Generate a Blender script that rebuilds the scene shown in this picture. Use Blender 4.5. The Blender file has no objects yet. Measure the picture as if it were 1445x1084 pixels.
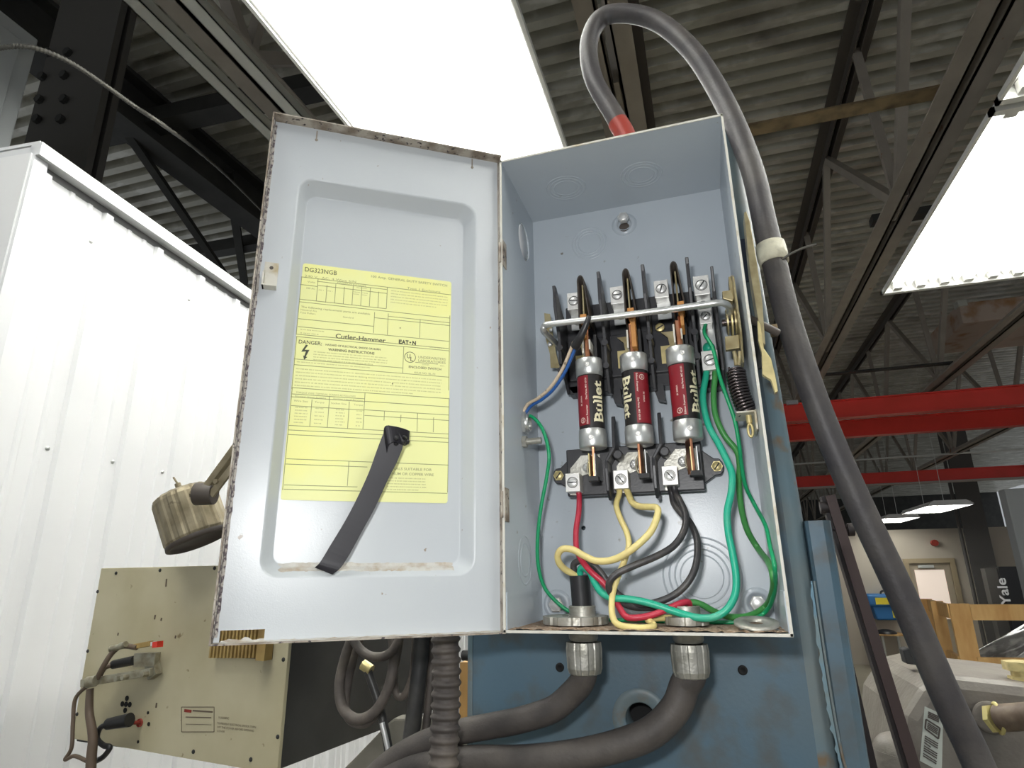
import bpy, bmesh, math, random
from mathutils import Vector, Matrix
random.seed(7)
S = bpy.context.scene
COL = S.collection
PI = math.pi

# ------------------------------------------------------------------ camera
F_PX = 875.62
CAM = Vector((0.16060, -0.49496, 2.00196))
YAW, PITCH, ROLL = -0.2994, 0.2975, -0.0133
FW = Vector((math.sin(YAW)*math.cos(PITCH), math.cos(YAW)*math.cos(PITCH), math.sin(PITCH)))
RT = FW.cross(Vector((0, 0, 1))).normalized(); UPV = RT.cross(FW)
RT, UPV = math.cos(ROLL)*RT + math.sin(ROLL)*UPV, -math.sin(ROLL)*RT + math.cos(ROLL)*UPV
cd = bpy.data.cameras.new('camera'); cam = bpy.data.objects.new('camera', cd); COL.objects.link(cam)
m = Matrix.Identity(4)
for i in range(3):
    m[i][0] = RT[i]; m[i][1] = UPV[i]; m[i][2] = -FW[i]; m[i][3] = CAM[i]
cam.matrix_world = m
cd.sensor_fit = 'HORIZONTAL'; cd.sensor_width = 36; cd.lens = F_PX*36/1445
cd.clip_start = 0.02; cd.clip_end = 200
S.camera = cam

# ------------------------------------------------------------------ light
w = bpy.data.worlds.new('hall_ambient'); S.world = w; w.use_nodes = True  # even ambient fill added for the whole hall
w.node_tree.nodes['Background'].inputs[0].default_value = (0.90, 0.95, 1.0, 1)
w.node_tree.nodes['Background'].inputs[1].default_value = 0.30
def area(name, loc, target, sx, sy, power, col=(1, 1, 1)):
    l = bpy.data.lights.new(name, 'AREA'); l.shape = 'RECTANGLE'; l.size = sx; l.size_y = sy
    l.energy = power; l.color = col
    o = bpy.data.objects.new(name, l); COL.objects.link(o)
    o.location = loc
    o.rotation_euler = (Vector(target)-Vector(loc)).to_track_quat('-Z', 'Y').to_euler()
    return o
area('camera_flash', CAM + UPV*.075 - RT*.045 + FW*-.01, (.10, .1, 2.17), .04, .025, 1.35, (1, 1, 1))
S.view_settings.view_transform = 'Standard'; S.view_settings.look = 'None'
S.view_settings.gamma = 1; S.view_settings.use_curve_mapping = False
S.view_settings.exposure = 0.50

# ------------------------------------------------------------------ points
Z0 = 1.96                                   # the switch box's lower edge above the floor
def B(x, y, z): return Vector((x/1000, y/1000, Z0+z/1000))   # box millimetres -> world
def ray(px, py): return FW + RT*((px-722.5)/F_PX) - UPV*((py-542)/F_PX)
def onp(px, py, o, n):                      # sight line met with a real plane
    d = ray(px, py); t = (Vector(o)-CAM).dot(n)/d.dot(n); return CAM + d*t
def aty(px, py, Y): return onp(px, py, (0, Y, 0), Vector((0, 1, 0)))
def atz(px, py, Z): return onp(px, py, (0, 0, Z), Vector((0, 0, 1)))
def atx(px, py, X): return onp(px, py, (X, 0, 0), Vector((1, 0, 0)))

# ------------------------------------------------------------------ materials
def mat(name, col, rough=.5, metal=0, col2=None, scale=20, lo=.4, hi=.65, bump=0, bscale=None, emit=0,
        dirt=None, dscale=60, dlo=.55, dhi=.62, spec=.5, detail=4, stretch=None):
    m = bpy.data.materials.new(name); m.use_nodes = True
    nt = m.node_tree; N = nt.nodes; L = nt.links
    b = N['Principled BSDF']
    b.inputs['Base Color'].default_value = (*col, 1); b.inputs['Roughness'].default_value = rough
    b.inputs['Metallic'].default_value = metal; b.inputs['Specular IOR Level'].default_value = spec
    tc = N.new('ShaderNodeNewGeometry'); src = tc.outputs['Position']
    if stretch:
        mp = N.new('ShaderNodeMapping'); mp.inputs['Scale'].default_value = stretch
        L.new(src, mp.inputs[0]); src = mp.outputs[0]
    out = None
    def noise(sc, lo, hi):
        n = N.new('ShaderNodeTexNoise'); n.inputs['Scale'].default_value = sc; n.inputs['Detail'].default_value = detail
        L.new(src, n.inputs['Vector'])
        r = N.new('ShaderNodeMapRange'); r.inputs[1].default_value = lo; r.inputs[2].default_value = hi
        L.new(n.outputs[0], r.inputs[0]); return r.outputs[0], n.outputs[0]
    def mix(f, a, c):
        x = N.new('ShaderNodeMix'); x.data_type = 'RGBA'
        L.new(f, x.inputs[0])
        if isinstance(a, tuple): x.inputs[6].default_value = (*a, 1)
        else: L.new(a, x.inputs[6])
        x.inputs[7].default_value = (*c, 1); return x.outputs[2]
    cur = col
    if col2: cur = mix(noise(scale, lo, hi)[0], cur, col2)
    if dirt: cur = mix(noise(dscale, dlo, dhi)[0], cur, dirt)
    if not isinstance(cur, tuple): L.new(cur, b.inputs['Base Color'])
    if bump:
        n = N.new('ShaderNodeTexNoise'); n.inputs['Scale'].default_value = bscale or scale; n.inputs['Detail'].default_value = 4
        L.new(src, n.inputs['Vector'])
        bp = N.new('ShaderNodeBump'); bp.inputs['Strength'].default_value = bump; bp.inputs['Distance'].default_value = .002
        L.new(n.outputs[0], bp.inputs['Height']); L.new(bp.outputs[0], b.inputs['Normal'])
    if emit:
        b.inputs['Emission Color'].default_value = (*col, 1); b.inputs['Emission Strength'].default_value = emit
    return m
M = {}
def mk(k, *a, **kw): M[k] = mat(k, *a, **kw)
mk('grey_enamel', (.48, .53, .575), .28, 0, (.45, .50, .545), 9, .3, .7, bump=.04, bscale=900, dirt=(.20, .18, .15), dscale=75, dlo=.70, dhi=.76)
mk('door_enamel', (.53, .56, .575), .30, 0, (.49, .52, .545), 7, .3, .7, bump=.04, bscale=900, dirt=(.30, .25, .2), dscale=120, dlo=.72, dhi=.76)
mk('dirty_edge', (.42, .38, .32), .6, 0, (.20, .16, .12), 60, .42, .62, dirt=(.03, .02, .025), dscale=230, dlo=.60, dhi=.66, bump=.4, bscale=300)
mk('old_gasket', (.42, .39, .35), .8, 0, (.10, .08, .09), 330, .47, .58, bump=.8, bscale=400)
mk('cream_edge', (.58, .565, .50), .5, 0, (.38, .30, .16), 50, .55, .75)
mk('rust_dust', (.27, .17, .10), .95, 0, (.42, .33, .25), 300, .4, .6, bump=.9, bscale=600)
mk('zinc', (.66, .67, .65), .36, .75, (.5, .51, .5), 80, .3, .7)
mk('cast_zinc', (.50, .49, .44), .42, .6, (.34, .33, .28), 70, .4, .65, bump=.25, bscale=300)
mk('steel_screw', (.72, .72, .70), .35, .5)
mk('aluminium_lug', (.80, .79, .76), .38, .35, (.70, .69, .65), 200, .4, .7)
mk('slot_dark', (.03, .03, .03), .7)
mk('copper', (.72, .33, .19), .28, 1, (.50, .20, .10), 120, .4, .7)
mk('brass', (.74, .62, .30), .4, .45, (.55, .46, .22), 90, .4, .7)
mk('yellow_zinc', (.50, .43, .25), .36, .6, (.30, .24, .12), 60, .4, .7)
mk('black_bakelite', (.028, .028, .032), .38, 0, (.05, .05, .052), 60, .4, .8, bump=.05, bscale=500)
mk('dark_fibre', (.04, .033, .028), .5, 0, (.09, .07, .055), 60, .4, .8)
mk('orange_fibre', (.45, .20, .05), .5)
mk('label_black', (.018, .015, .014), .35)
mk('label_red', (.23, .012, .02), .35)
mk('cream_print', (.80, .74, .50), .45)
mk('pale_print', (.72, .60, .52), .5)
mk('label_yellow', (.78, .79, .36), .5, 0, (.82, .80, .28), 14, .5, .72)
mk('label_ink', (.06, .065, .035), .6)
mk('faint_ink', (.36, .37, .17), .6)
mk('line_ink', (.22, .24, .10), .6)
mk('black_tape', (.012, .011, .015), .42, spec=.35)
mk('spring_steel', (.10, .085, .085), .25, .9)
mk('red_wire', (.50, .03, .06), .38); mk('red_wire_dusty', (.50, .05, .045), .42, 0, (.42, .12, .10), 90, .5, .7)
mk('yellow_wire', (.76, .64, .26), .45, 0, (.62, .48, .2), 60, .5, .75)
mk('black_wire', (.045, .043, .045), .42, 0, (.12, .11, .10), 60, .5, .75)
mk('teal_wire', (.02, .43, .27), .36, 0, (.10, .48, .32), 40, .5, .8)
mk('leaf_green_wire', (.06, .28, .07), .38); mk('green_wire', (.01, .33, .13), .34)
mk('blue_wire', (.02, .10, .34), .4); mk('tan_wire', (.62, .50, .36), .45, 0, (.2, .15, .1), 300, .62, .66)
mk('black_sleeve', (.02, .02, .022), .38)
mk('rubber_cable', (.06, .053, .05), .55, 0, (.12, .105, .092), 30, .35, .75, bump=.2, bscale=400)
mk('hoop_cable', (.05, .045, .047), .5, 0, (.10, .09, .08), 25, .4, .8, bump=.2, bscale=300)
mk('red_boot', (.33, .035, .02), .5, 0, (.22, .03, .02), 60, .5, .7)
mk('dusty_conduit', (.07, .06, .055), .6, 0, (.16, .135, .112), 40, .35, .7, bump=.2, bscale=300)
mk('black_hose', (.03, .03, .03), .4, 0, (.09, .085, .075), 30, .4, .8)
mk('blue_enamel', (.085, .15, .20), .42, 0, (.105, .155, .185), 10, .35, .65, bump=.06, bscale=300, dirt=(.095, .115, .12), dscale=28, dlo=.5, dhi=.68)
mk('blue_worn', (.14, .27, .36), .5, 0, (.20, .25, .24), 22, .45, .6)
mk('blue_lit_edge', (.13, .20, .235), .45, 0, (.17, .20, .20), 14, .4, .65, dirt=(.18, .13, .08), dscale=35, dlo=.6, dhi=.72)  # lit look of the rounded edge put into a paler blue; brown is dirt
mk('hole_dark', (.006, .006, .006), .8)
mk('beige_enamel', (.58, .53, .36), .5, 0, (.48, .43, .27), 9, .35, .7, dirt=(.25, .19, .1), dscale=60, dlo=.70, dhi=.76)
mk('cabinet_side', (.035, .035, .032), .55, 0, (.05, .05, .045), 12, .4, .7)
mk('ochre_fins', (.42, .29, .10), .5, 0, (.3, .19, .06), 40, .4, .7)
mk('lamp_head_metal', (.36, .31, .21), .45, .5, (.19, .155, .09), 30, .38, .68, dirt=(.14, .11, .07), dscale=70, dlo=.66, dhi=.76)
mk('dark_joint', (.085, .07, .06), .5)
mk('connector_red', (.75, .04, .02), .4)
mk('brown_cord', (.14, .10, .07), .5); mk('plug_black', (.02, .02, .02), .5)
mk('greasy_metal', (.42, .40, .31), .45, .4, (.22, .19, .12), 60, .4, .7)
mk('white_panel', (.76, .765, .765), .42, 0, (.72, .725, .73), 4, .3, .7)
mk('panel_shadow_gap', (.25, .25, .25), .7)
mk('white_trim', (.66, .67, .68), .4)
mk('galvanised_deck', (.56, .55, .48), .38, .3, (.74, .73, .67), 4, .53, .60, dirt=(.30, .28, .235), dscale=2.2, dlo=.52, dhi=.72, stretch=(.8, 1.6, 1), detail=6)
mk('chord_dark', (.10, .088, .075), .6)
mk('joist_paint', (.32, .285, .24), .6, 0, (.38, .34, .29), 6, .35, .7, dirt=(.22, .09, .025), dscale=7, dlo=.69, dhi=.73)
mk('dark_steel', (.032, .032, .03), .6, 0, (.05, .05, .045), 5, .4, .7)
mk('rusty_steel', (.27, .20, .11), .65, 0, (.10, .07, .04), 10, .4, .7)
mk('galv_strut', (.66, .67, .62), .32, .4)
mk('fixture_white', (.80, .80, .77), .4)
mk('tube_glow', (1, 1, .97), .5, emit=9.0)
mk('crane_red', (.85, .055, .038), .40, 0, (.74, .05, .03), 3, .4, .7)
mk('pale_rail', (.45, .38, .33), .5)
mk('far_wall', (.50, .45, .37), .8, 0, (.46, .41, .33), 1.2, .3, .7)
mk('concrete', (.32, .29, .22), .6, 0, (.26, .24, .18), .9, .35, .7, bump=.1, bscale=20)
mk('door_frame', (.36, .29, .18), .6); mk('door_leaf', (.40, .34, .25), .6)
mk('lit_pane', (.85, .72, .62), .3, emit=.35)
mk('column_grey', (.085, .08, .072), .6)
mk('cabinet_blue', (.03, .17, .42), .5); mk('sign_yellow', (.75, .62, .04), .5)
mk('pine', (.58, .36, .14), .6, 0, (.46, .25, .08), 6, .35, .7, stretch=(3, 3, .7))
mk('plastic_wrap', (.30, .30, .29), .2, 0, (.55, .55, .53), 9, .5, .62, bump=.9, bscale=14)
mk('mast_black', (.015, .015, .016), .4); mk('white_paint', (.8, .8, .8), .5)
mk('cast_grey', (.165, .145, .125), .5, 0, (.21, .19, .16), 20, .35, .7, bump=.7, bscale=90)
mk('cast_top', (.20, .185, .15), .5, 0, (.16, .15, .12), 20, .35, .7, bump=.5, bscale=90)
mk('sticker', (.50, .53, .48), .5); mk('yellow_tape', (.58, .50, .20), .5)
mk('brown_bar', (.06, .036, .033), .5); mk('bar_dark', (.03, .022, .022), .5)
mk('tag_cream', (.68, .65, .50), .5, 0, (.5, .47, .36), 90, .5, .7, bump=.4, bscale=200)
mk('pale_grey_panel', (.40, .42, .42), .5)
mk('flex_grey', (.12, .115, .10), .5, .3)
mk('rusty_sheet', (.50, .40, .33), .6, 0, (.34, .18, .08), 4, .55, .7)

# ------------------------------------------------------------------ mesh building
def frame_of(d):
    d = d.normalized(); a = Vector((0, 0, 1)) if abs(d.z) < .9 else Vector((1, 0, 0))
    u = d.cross(a).normalized(); return u, d.cross(u).normalized()
class MB:
    def __init__(s): s.v = []; s.f = []; s.s = []; s.m = []
    def add(s, vs, fs, smooth=False, mi=0):
        o = len(s.v); s.v += [Vector(p) for p in vs]
        for f in fs: s.f.append([i+o for i in f]); s.s.append(smooth); s.m.append(mi)
        return s
    def box(s, a, b, T=None, mi=0):
        x0, y0, z0 = a; x1, y1, z1 = b
        vs = [Vector(p) for p in ((x0, y0, z0), (x1, y0, z0), (x1, y1, z0), (x0, y1, z0), (x0, y0, z1), (x1, y0, z1), (x1, y1, z1), (x0, y1, z1))]
        if T: vs = [T @ p for p in vs]
        return s.add(vs, [(0, 3, 2, 1), (4, 5, 6, 7), (0, 1, 5, 4), (1, 2, 6, 5), (2, 3, 7, 6), (3, 0, 4, 7)], mi=mi)
    def bx(s, a, b, mi=0):                       # box in box-millimetres
        return s.box(B(*a), B(*b), mi=mi)
    def bar(s, p, q, w, h, up=Vector((0, 0, 1)), mi=0):  # straight bar, w across, h along up
        p = Vector(p); q = Vector(q); d = (q-p).normalized(); a = d.cross(up)
        a = a.normalized() if a.length > 1e-4 else Vector((1, 0, 0)); u = a.cross(d).normalized()
        vs = []
        for c in (p, q):
            for i, j in ((-1, -1), (1, -1), (1, 1), (-1, 1)): vs.append(c + a*i*w/2 + u*j*h/2)
        return s.add(vs, [(0, 3, 2, 1), (4, 5, 6, 7), (0, 1, 5, 4), (1, 2, 6, 5), (2, 3, 7, 6), (3, 0, 4, 7)], mi=mi)
    def cyl(s, p, q, r, r2=None, n=24, mi=0, smooth=True, cap=True):
        p = Vector(p); q = Vector(q); r2 = r if r2 is None else r2
        u, v = frame_of(q-p); vs = []
        for c, rr in ((p, r), (q, r2)):
            for i in range(n):
                a = 2*PI*i/n; vs.append(c + u*math.cos(a)*rr + v*math.sin(a)*rr)
        s.add(vs, [(i, (i+1) % n, n+(i+1) % n, n+i) for i in range(n)], smooth, mi)
        if cap: s.add(vs, [tuple(range(n-1, -1, -1)), tuple(range(n, 2*n))], False, mi)
        return s
    def lathe(s, o, ax, prof, n=28, mi=0, smooth=True, scal=None):   # prof: (radius, height) pairs
        o = Vector(o); ax = Vector(ax).normalized(); u, v = frame_of(ax); vs = []; k = len(prof)
        for r, h in prof:
            for i in range(n):
                a = 2*PI*i/n; rr = r*(scal(a) if scal else 1); vs.append(o + ax*h + u*math.cos(a)*rr + v*math.sin(a)*rr)
        fs = [(j*n+i, j*n+(i+1) % n, (j+1)*n+(i+1) % n, (j+1)*n+i) for j in range(k-1) for i in range(n)]
        return s.add(vs, fs, smooth, mi)
    def tube(s, pts, r, n=12, sub=8, closed=False, mi=0, rf=None, cap=True):
        P = [Vector(p) for p in pts]
        if sub > 1 and len(P) > 2:
            Q = []; m_ = len(P)
            rng = range(m_ if closed else m_-1)
            for i in rng:
                if closed: a, b, c, d = P[(i-1) % m_], P[i], P[(i+1) % m_], P[(i+2) % m_]
                else: a, b, c, d = P[max(i-1, 0)], P[i], P[i+1], P[min(i+2, m_-1)]
                for j in range(sub):
                    t = j/sub
                    Q.append(.5*((2*b)+(c-a)*t+(2*a-5*b+4*c-d)*t*t+(3*b-a-3*c+d)*t**3))
            if not closed: Q.append(P[-1])
            P = Q
        m_ = len(P); T = []
        for i in range(m_):
            a = P[(i-1) % m_] if (closed or i > 0) else P[i]; b = P[(i+1) % m_] if (closed or i < m_-1) else P[i]
            T.append((b-a).normalized() if (b-a).length > 1e-9 else Vector((0, 0, 1)))
        u, _ = frame_of(T[0]); vs = []; L = 0
        for i in range(m_):
            if i: L += (P[i]-P[i-1]).length
            u = (u - T[i]*u.dot(T[i])).normalized(); v = T[i].cross(u)
            rr = rf(L) if rf else r
            for j in range(n):
                a = 2*PI*j/n; vs.append(P[i] + u*math.cos(a)*rr + v*math.sin(a)*rr)
        fs = [(i*n+j, i*n+(j+1) % n, ((i+1) % m_)*n+(j+1) % n, ((i+1) % m_)*n+j) for i in range(m_ if closed else m_-1) for j in range(n)]
        s.add(vs, fs, True, mi)
        if cap and not closed: s.add(vs[:n], [tuple(range(n-1, -1, -1))], False, mi); s.add(vs[-n:], [tuple(range(n))], False, mi)
        return s
    def prism(s, poly, vec, mi=0, smooth=False):
        n = len(poly); P = [Vector(p) for p in poly]; vec = Vector(vec)
        vs = P + [p+vec for p in P]
        s.add(vs, [tuple(range(n-1, -1, -1)), tuple(range(n, 2*n))], False, mi)
        return s.add(vs, [(i, (i+1) % n, n+(i+1) % n, n+i) for i in range(n)], smooth, mi)
    def plate(s, loops, o, u, v, t, mi=0):   # flat sheet with holes; loops of (a,b) in the o,u,v frame, thickness vector t
        o, u, v, t = Vector(o), Vector(u), Vector(v), Vector(t)
        bm = bmesh.new(); es = []
        for lp in loops:
            vv = [bm.verts.new((a, b, 0)) for a, b in lp]
            es += [bm.edges.new((vv[i], vv[(i+1) % len(vv)])) for i in range(len(vv))]
        bmesh.ops.triangle_fill(bm, use_beauty=True, use_dissolve=False, edges=es)
        bm.verts.ensure_lookup_table(); bm.verts.index_update()
        base = [o + u*q.co.x + v*q.co.y for q in bm.verts]
        fs = [[q.index for q in f.verts] for f in bm.faces]; bm.free()
        s.add(base, fs, False, mi); s.add([p+t for p in base], [f[::-1] for f in fs], False, mi)
        for lp in loops:
            n = len(lp); a = [o + u*x + v*y for x, y in lp]
            s.add(a+[p+t for p in a], [(i, (i+1) % n, n+(i+1) % n, n+i) for i in range(n)], False, mi)
        return s
    def ring(s, o, ax, r0, r1, h, n=40, mi=0):   # raised ring
        return s.lathe(o, ax, [(r0, 0), (r0, h), (r1, h), (r1, 0)], n, mi, False)
    def dome(s, o, ax, r, h, n=20, mi=0):
        k = 5; return s.lathe(o, ax, [(r*math.cos(PI/2*i/k), h*math.sin(PI/2*i/k)) for i in range(k+1)], n, mi)
    def build(s, name, mats, parent=None, bevel=0, label=None, weld=False, recalc=True):
        if not isinstance(mats, (list, tuple)): mats = [mats]
        me = bpy.data.meshes.new(name)
        xs = [p.x for p in s.v]; ys = [p.y for p in s.v]; zs = [p.z for p in s.v]
        o = Vector(((min(xs)+max(xs))/2, (min(ys)+max(ys))/2, min(zs)))
        me.from_pydata([p-o for p in s.v], [], s.f)
        for q in mats: me.materials.append(M[q] if isinstance(q, str) else q)
        for p, sm, mi in zip(me.polygons, s.s, s.m): p.use_smooth = sm; p.material_index = mi
        if recalc:
            bm = bmesh.new(); bm.from_mesh(me)
            if weld or bevel: bmesh.ops.remove_doubles(bm, verts=bm.verts, dist=1e-6)
            bmesh.ops.recalc_face_normals(bm, faces=bm.faces); bm.to_mesh(me); bm.free()
        ob = bpy.data.objects.new(name, me); COL.objects.link(ob)
        if parent:
            ob.parent = parent; ob.location = o - WP[parent]
        else: ob.location = o
        WP[ob] = o
        if bevel:
            b = ob.modifiers.new('bevel', 'BEVEL'); b.width = bevel; b.segments = 2; b.limit_method = 'ANGLE'; b.angle_limit = .7
        if label: ob['label'] = label
        return ob
WP = {}
def tag(o, label, cat, group=None, kind=None):
    o['label'] = label; o['category'] = cat
    if group: o['group'] = group
    return o
def thing(name, label, cat, loc, group=None):
    o = bpy.data.objects.new(name, None); COL.objects.link(o); o.empty_display_size = .02
    o.location = loc; WP[o] = Vector(loc); return tag(o, label, cat, group)
def struct(o): o['kind'] = 'structure'; return o
def kids(o): return [c for c in COL.objects if c.parent == o]
def copy_tree(o, loc=None, rot=None, parent=None, label=None):
    c = o.copy(); COL.objects.link(c)
    if parent: c.parent = parent
    WP[c] = Vector(loc) if loc is not None else WP[o]
    if loc is not None and parent is None: c.location = loc
    if rot is not None: c.rotation_euler = rot
    if label: c['label'] = label
    for ch in kids(o): copy_tree(ch, None, None, c)
    return c
def circ(cx, cy, r, n=36, ry=None): return [(cx+r*math.cos(2*PI*i/n), cy+(ry or r)*math.sin(2*PI*i/n)) for i in range(n)]
def rrect(x0, y0, x1, y1, r, n=6):
    out = []
    for cx, cy, a0 in ((x1-r, y1-r, 0), (x0+r, y1-r, PI/2), (x0+r, y0+r, PI), (x1-r, y0+r, 3*PI/2)):
        for i in range(n+1):
            a = a0 + PI/2*i/n; out.append((cx+r*math.cos(a), cy+r*math.sin(a)))
    return out
_txt = {}
def text_geo(t, bold=0, spacing=1.0, cuts=0):
    k = (t, bold, spacing, cuts)
    if k not in _txt:
        c = bpy.data.curves.new('t', 'FONT'); c.body = t; c.size = 1; c.offset = bold; c.resolution_u = 3; c.space_character = spacing
        o = bpy.data.objects.new('t', c); COL.objects.link(o)
        dg = bpy.context.evaluated_depsgraph_get()
        me = bpy.data.meshes.new_from_object(o.evaluated_get(dg))
        if cuts:                                 # slice the letters so that they can wrap round a cylinder
            bm = bmesh.new(); bm.from_mesh(me)
            for i in range(1, cuts): bmesh.ops.bisect_plane(bm, geom=bm.verts[:]+bm.edges[:]+bm.faces[:], plane_co=(0, -.15+i*1.0/cuts, 0), plane_no=(0, 1, 0))
            bm.to_mesh(me); bm.free()
        vs = [(p.co.x, p.co.y) for p in me.vertices]; fs = [tuple(p.vertices) for p in me.polygons]
        bpy.data.objects.remove(o); bpy.data.curves.remove(c); bpy.data.meshes.remove(me)
        x0 = min(a for a, b in vs); x1 = max(a for a, b in vs)
        _txt[k] = ([((a-x0)/(x1-x0), b) for a, b in vs], fs, x1-x0)
    return _txt[k]
def put_text(mb, t, fn, width, height=None, bold=0, mi=0, shear=0, spacing=1.0, cuts=0):
    # fn(a, b) maps text plane (a along, b up, in the units of width/height) to world
    vs, fs, w_ = text_geo(t, bold, spacing, cuts)
    h = height/.72 if height else width/w_
    mb.add([fn(a*width+shear*b*h, b*h) for a, b in vs], fs, False, mi)

# ================================================================== THE HALL
# floor
struct(MB().box((-9, -6, -.1), (13, 34, 0)).build('floor', 'concrete'))
# corrugated roof deck
mb = MB(); pitch = .152; y = -5.0; prof = []
while y < 33.8:
    prof += [(y, 5.44), (y+.056, 5.44), (y+.070, 5.362), (y+.138, 5.362)]; y += pitch
vs = [(-9, a, b) for a, b in prof] + [(13, a, b) for a, b in prof]; n = len(prof)
mb.add(vs, [(i, i+1, n+i+1, n+i) for i in range(n-1)])
mb.box((-9, -5, 5.47), (13, 34, 5.5))
struct(mb.build('ceiling', 'galvanised_deck', recalc=False))
# far wall with doorway
mb = MB(); mb.plate([[(-9, 0), (13, 0), (13, 2.86), (-9, 2.86)], [(4.28, 0.02), (5.12, .02), (5.12, 2.12), (4.28, 2.12)]], (0, 16, 0), (1, 0, 0), (0, 0, 1), (0, .25, 0))
fw = struct(mb.build('wall_back', 'far_wall'))
struct(MB().box((-9, 33.9, 0), (13, 34.1, 5.4)).build('wall_far', 'dark_steel'))  # dark colour stands in for the unlit depth of the hall
mb = MB()
for x0 in (4.22, 5.12): mb.box((x0, 15.95, 0), (x0+.1, 16.12, 2.22))
mb.box((4.32, 15.95, 2.12), (5.12, 16.12, 2.22))
dr = struct(mb.build('door_1', 'door_frame'))
MB().plate([[(4.32, .02), (5.12, .02), (5.12, 2.12), (4.32, 2.12)], [(4.42, .95), (5.0, .95), (5.0, 1.98), (4.42, 1.98)]], (0, 16.02, 0), (1, 0, 0), (0, 0, 1), (0, .05, 0)).build('door_leaf', 'door_leaf', dr)
MB().box((4.42, 16.03, .95), (5.0, 16.05, 1.98)).build('pane', 'lit_pane', dr, label='bright glass pane of the far door')
MB().bar((4.45, 15.97, 1.02), (4.95, 15.97, 1.02), .05, .05).build('push_bar', 'galv_strut', dr)
MB().bar((4.5, 15.99, 2.05), (4.8, 15.99, 2.05), .06, .06).build('closer', 'galv_strut', dr)

# roof joists: double-angle chords with a web of bars
def joist(x, y0, y1, label, off, rusty=False):
    t = thing('roof_joist', label, 'joist', (x, y0, 4.0), 'steel joists under the roof deck')
    mt = 'joist_paint'
    for s in (-1, 1):
        mb = MB()
        mb.box((min(x+s*.018, x+s*.098), y0, 4.0), (max(x+s*.018, x+s*.098), y1, 4.009))
        mb.box((min(x+s*.018, x+s*.027), y0, 4.0), (max(x+s*.018, x+s*.027), y1, 4.08)).build('bottom_chord', mt, t)
        mb = MB()
        mb.box((min(x+s*.018, x+s*.098), y0, 5.345), (max(x+s*.018, x+s*.098), y1, 5.355))
        mb.box((min(x+s*.018, x+s*.027), y0, 5.27), (max(x+s*.018, x+s*.027), y1, 5.355)).build('top_chord', 'chord_dark', t)
    yb = y0 + off; k = 0
    while yb < y1:
        for ya, wd in ((yb+1.35, .055), (yb-1.1, .055), (yb+.15, .035)):
            if y0 < ya < y1: MB().bar((x, yb, 4.05), (x, ya, 5.31), wd, .05, Vector((1, 0, 0))).build('web_bar', 'joist_paint', t)
        MB().box((x-.012, yb-.14, 4.01), (x+.012, yb+.14, 4.12)).build('gusset', 'joist_paint', t)
        yb += 2.45
    return t
joist(-1.47, -2.5, 33.8, 'rust-flecked steel roof joist left of the big left light, beside the bare rail', 1.2)
joist(-.035, -2.5, 33.8, 'steel roof joist directly above the black hoop of cable', 1.9)
joist(1.40, -2.5, 33.8, 'steel roof joist running along the left edge of the big right light', 3.25)
joist(2.80, -2.5, 33.8, 'steel roof joist under the rusty sheet-metal box, right of the big right light', 2.5)
joist(4.55, -2.5, 33.8, 'farthest right roof joist, seen between the two red crane beams', 2.9)
# heavy girder and cross members, left
t = thing('roof_girder', 'dark deep steel beam running back above the white panelled wall', 'girder', (-3.4, 0, 4.95))
mb = MB(); mb.box((-3.42, -1, 4.98), (-3.38, 33, 5.3)).build('web_plate', 'dark_steel', t)
MB().box((-3.51, -1, 4.95), (-3.29, 33, 4.98)).build('bottom_flange', 'dark_steel', t)
MB().box((-3.51, -1, 5.3), (-3.29, 33, 5.33)).build('top_flange', 'dark_steel', t)
def cross(name, p, q, w_, h_, m_, lab, cat='brace'):
    return tag(MB().bar(p, q, w_, h_).build(name, m_), lab, cat)
cross('cross_brace', (-.06, 2.33, 4.10), (1.40, 2.33, 4.10), .09, .012, 'rusty_steel', 'yellowish rusty flat brace running left to right behind the hoop cable')
cross('cross_brace', (-4.3, 2.25, 5.15), (-1.5, 2.40, 5.15), .15, .12, 'dark_steel', 'dark thick cross brace nearer the white wall, left of the open door')
cross('cross_brace', (-5.0, 3.9, 5.15), (-1.5, 4.0, 5.15), .12, .12, 'dark_steel', 'dark cross brace behind the nearer one, just above the white wall')
cross('cross_brace', atz(165, 165, 5.0), atz(335, 415, 4.6), .06, .04, 'dark_steel', 'dark diagonal brace crossing the gap left of the open door')
cross('cross_brace', atz(322, 240, 5.2), atz(345, 400, 5.0), .07, .05, 'dark_steel', 'steep dark brace just left of the open door edge')
cross('cross_brace', (1.40, 6.9, 4.10), (2.8, 6.9, 4.10), .07, .02, 'dark_steel', 'thin cross brace between two joists, below the big right light')
cross('cross_brace', (1.40, 3.75, 4.25), (4.5, 3.75, 4.25), .09, .05, 'dark_steel', 'dark cross brace tucked behind the near end of the big right light')
cross('cross_brace', (-.06, 9.5, 4.15), (9, 9.5, 4.15), .05, .03, 'joist_paint', 'thin cross brace just above the nearer red crane beam')
cross('conduit_run', (-.5, 12.9, 4.0), (9, 12.3, 4.0), .03, .03, 'galv_strut', 'long pale conduit between the two red crane beams', 'conduit')
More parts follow.
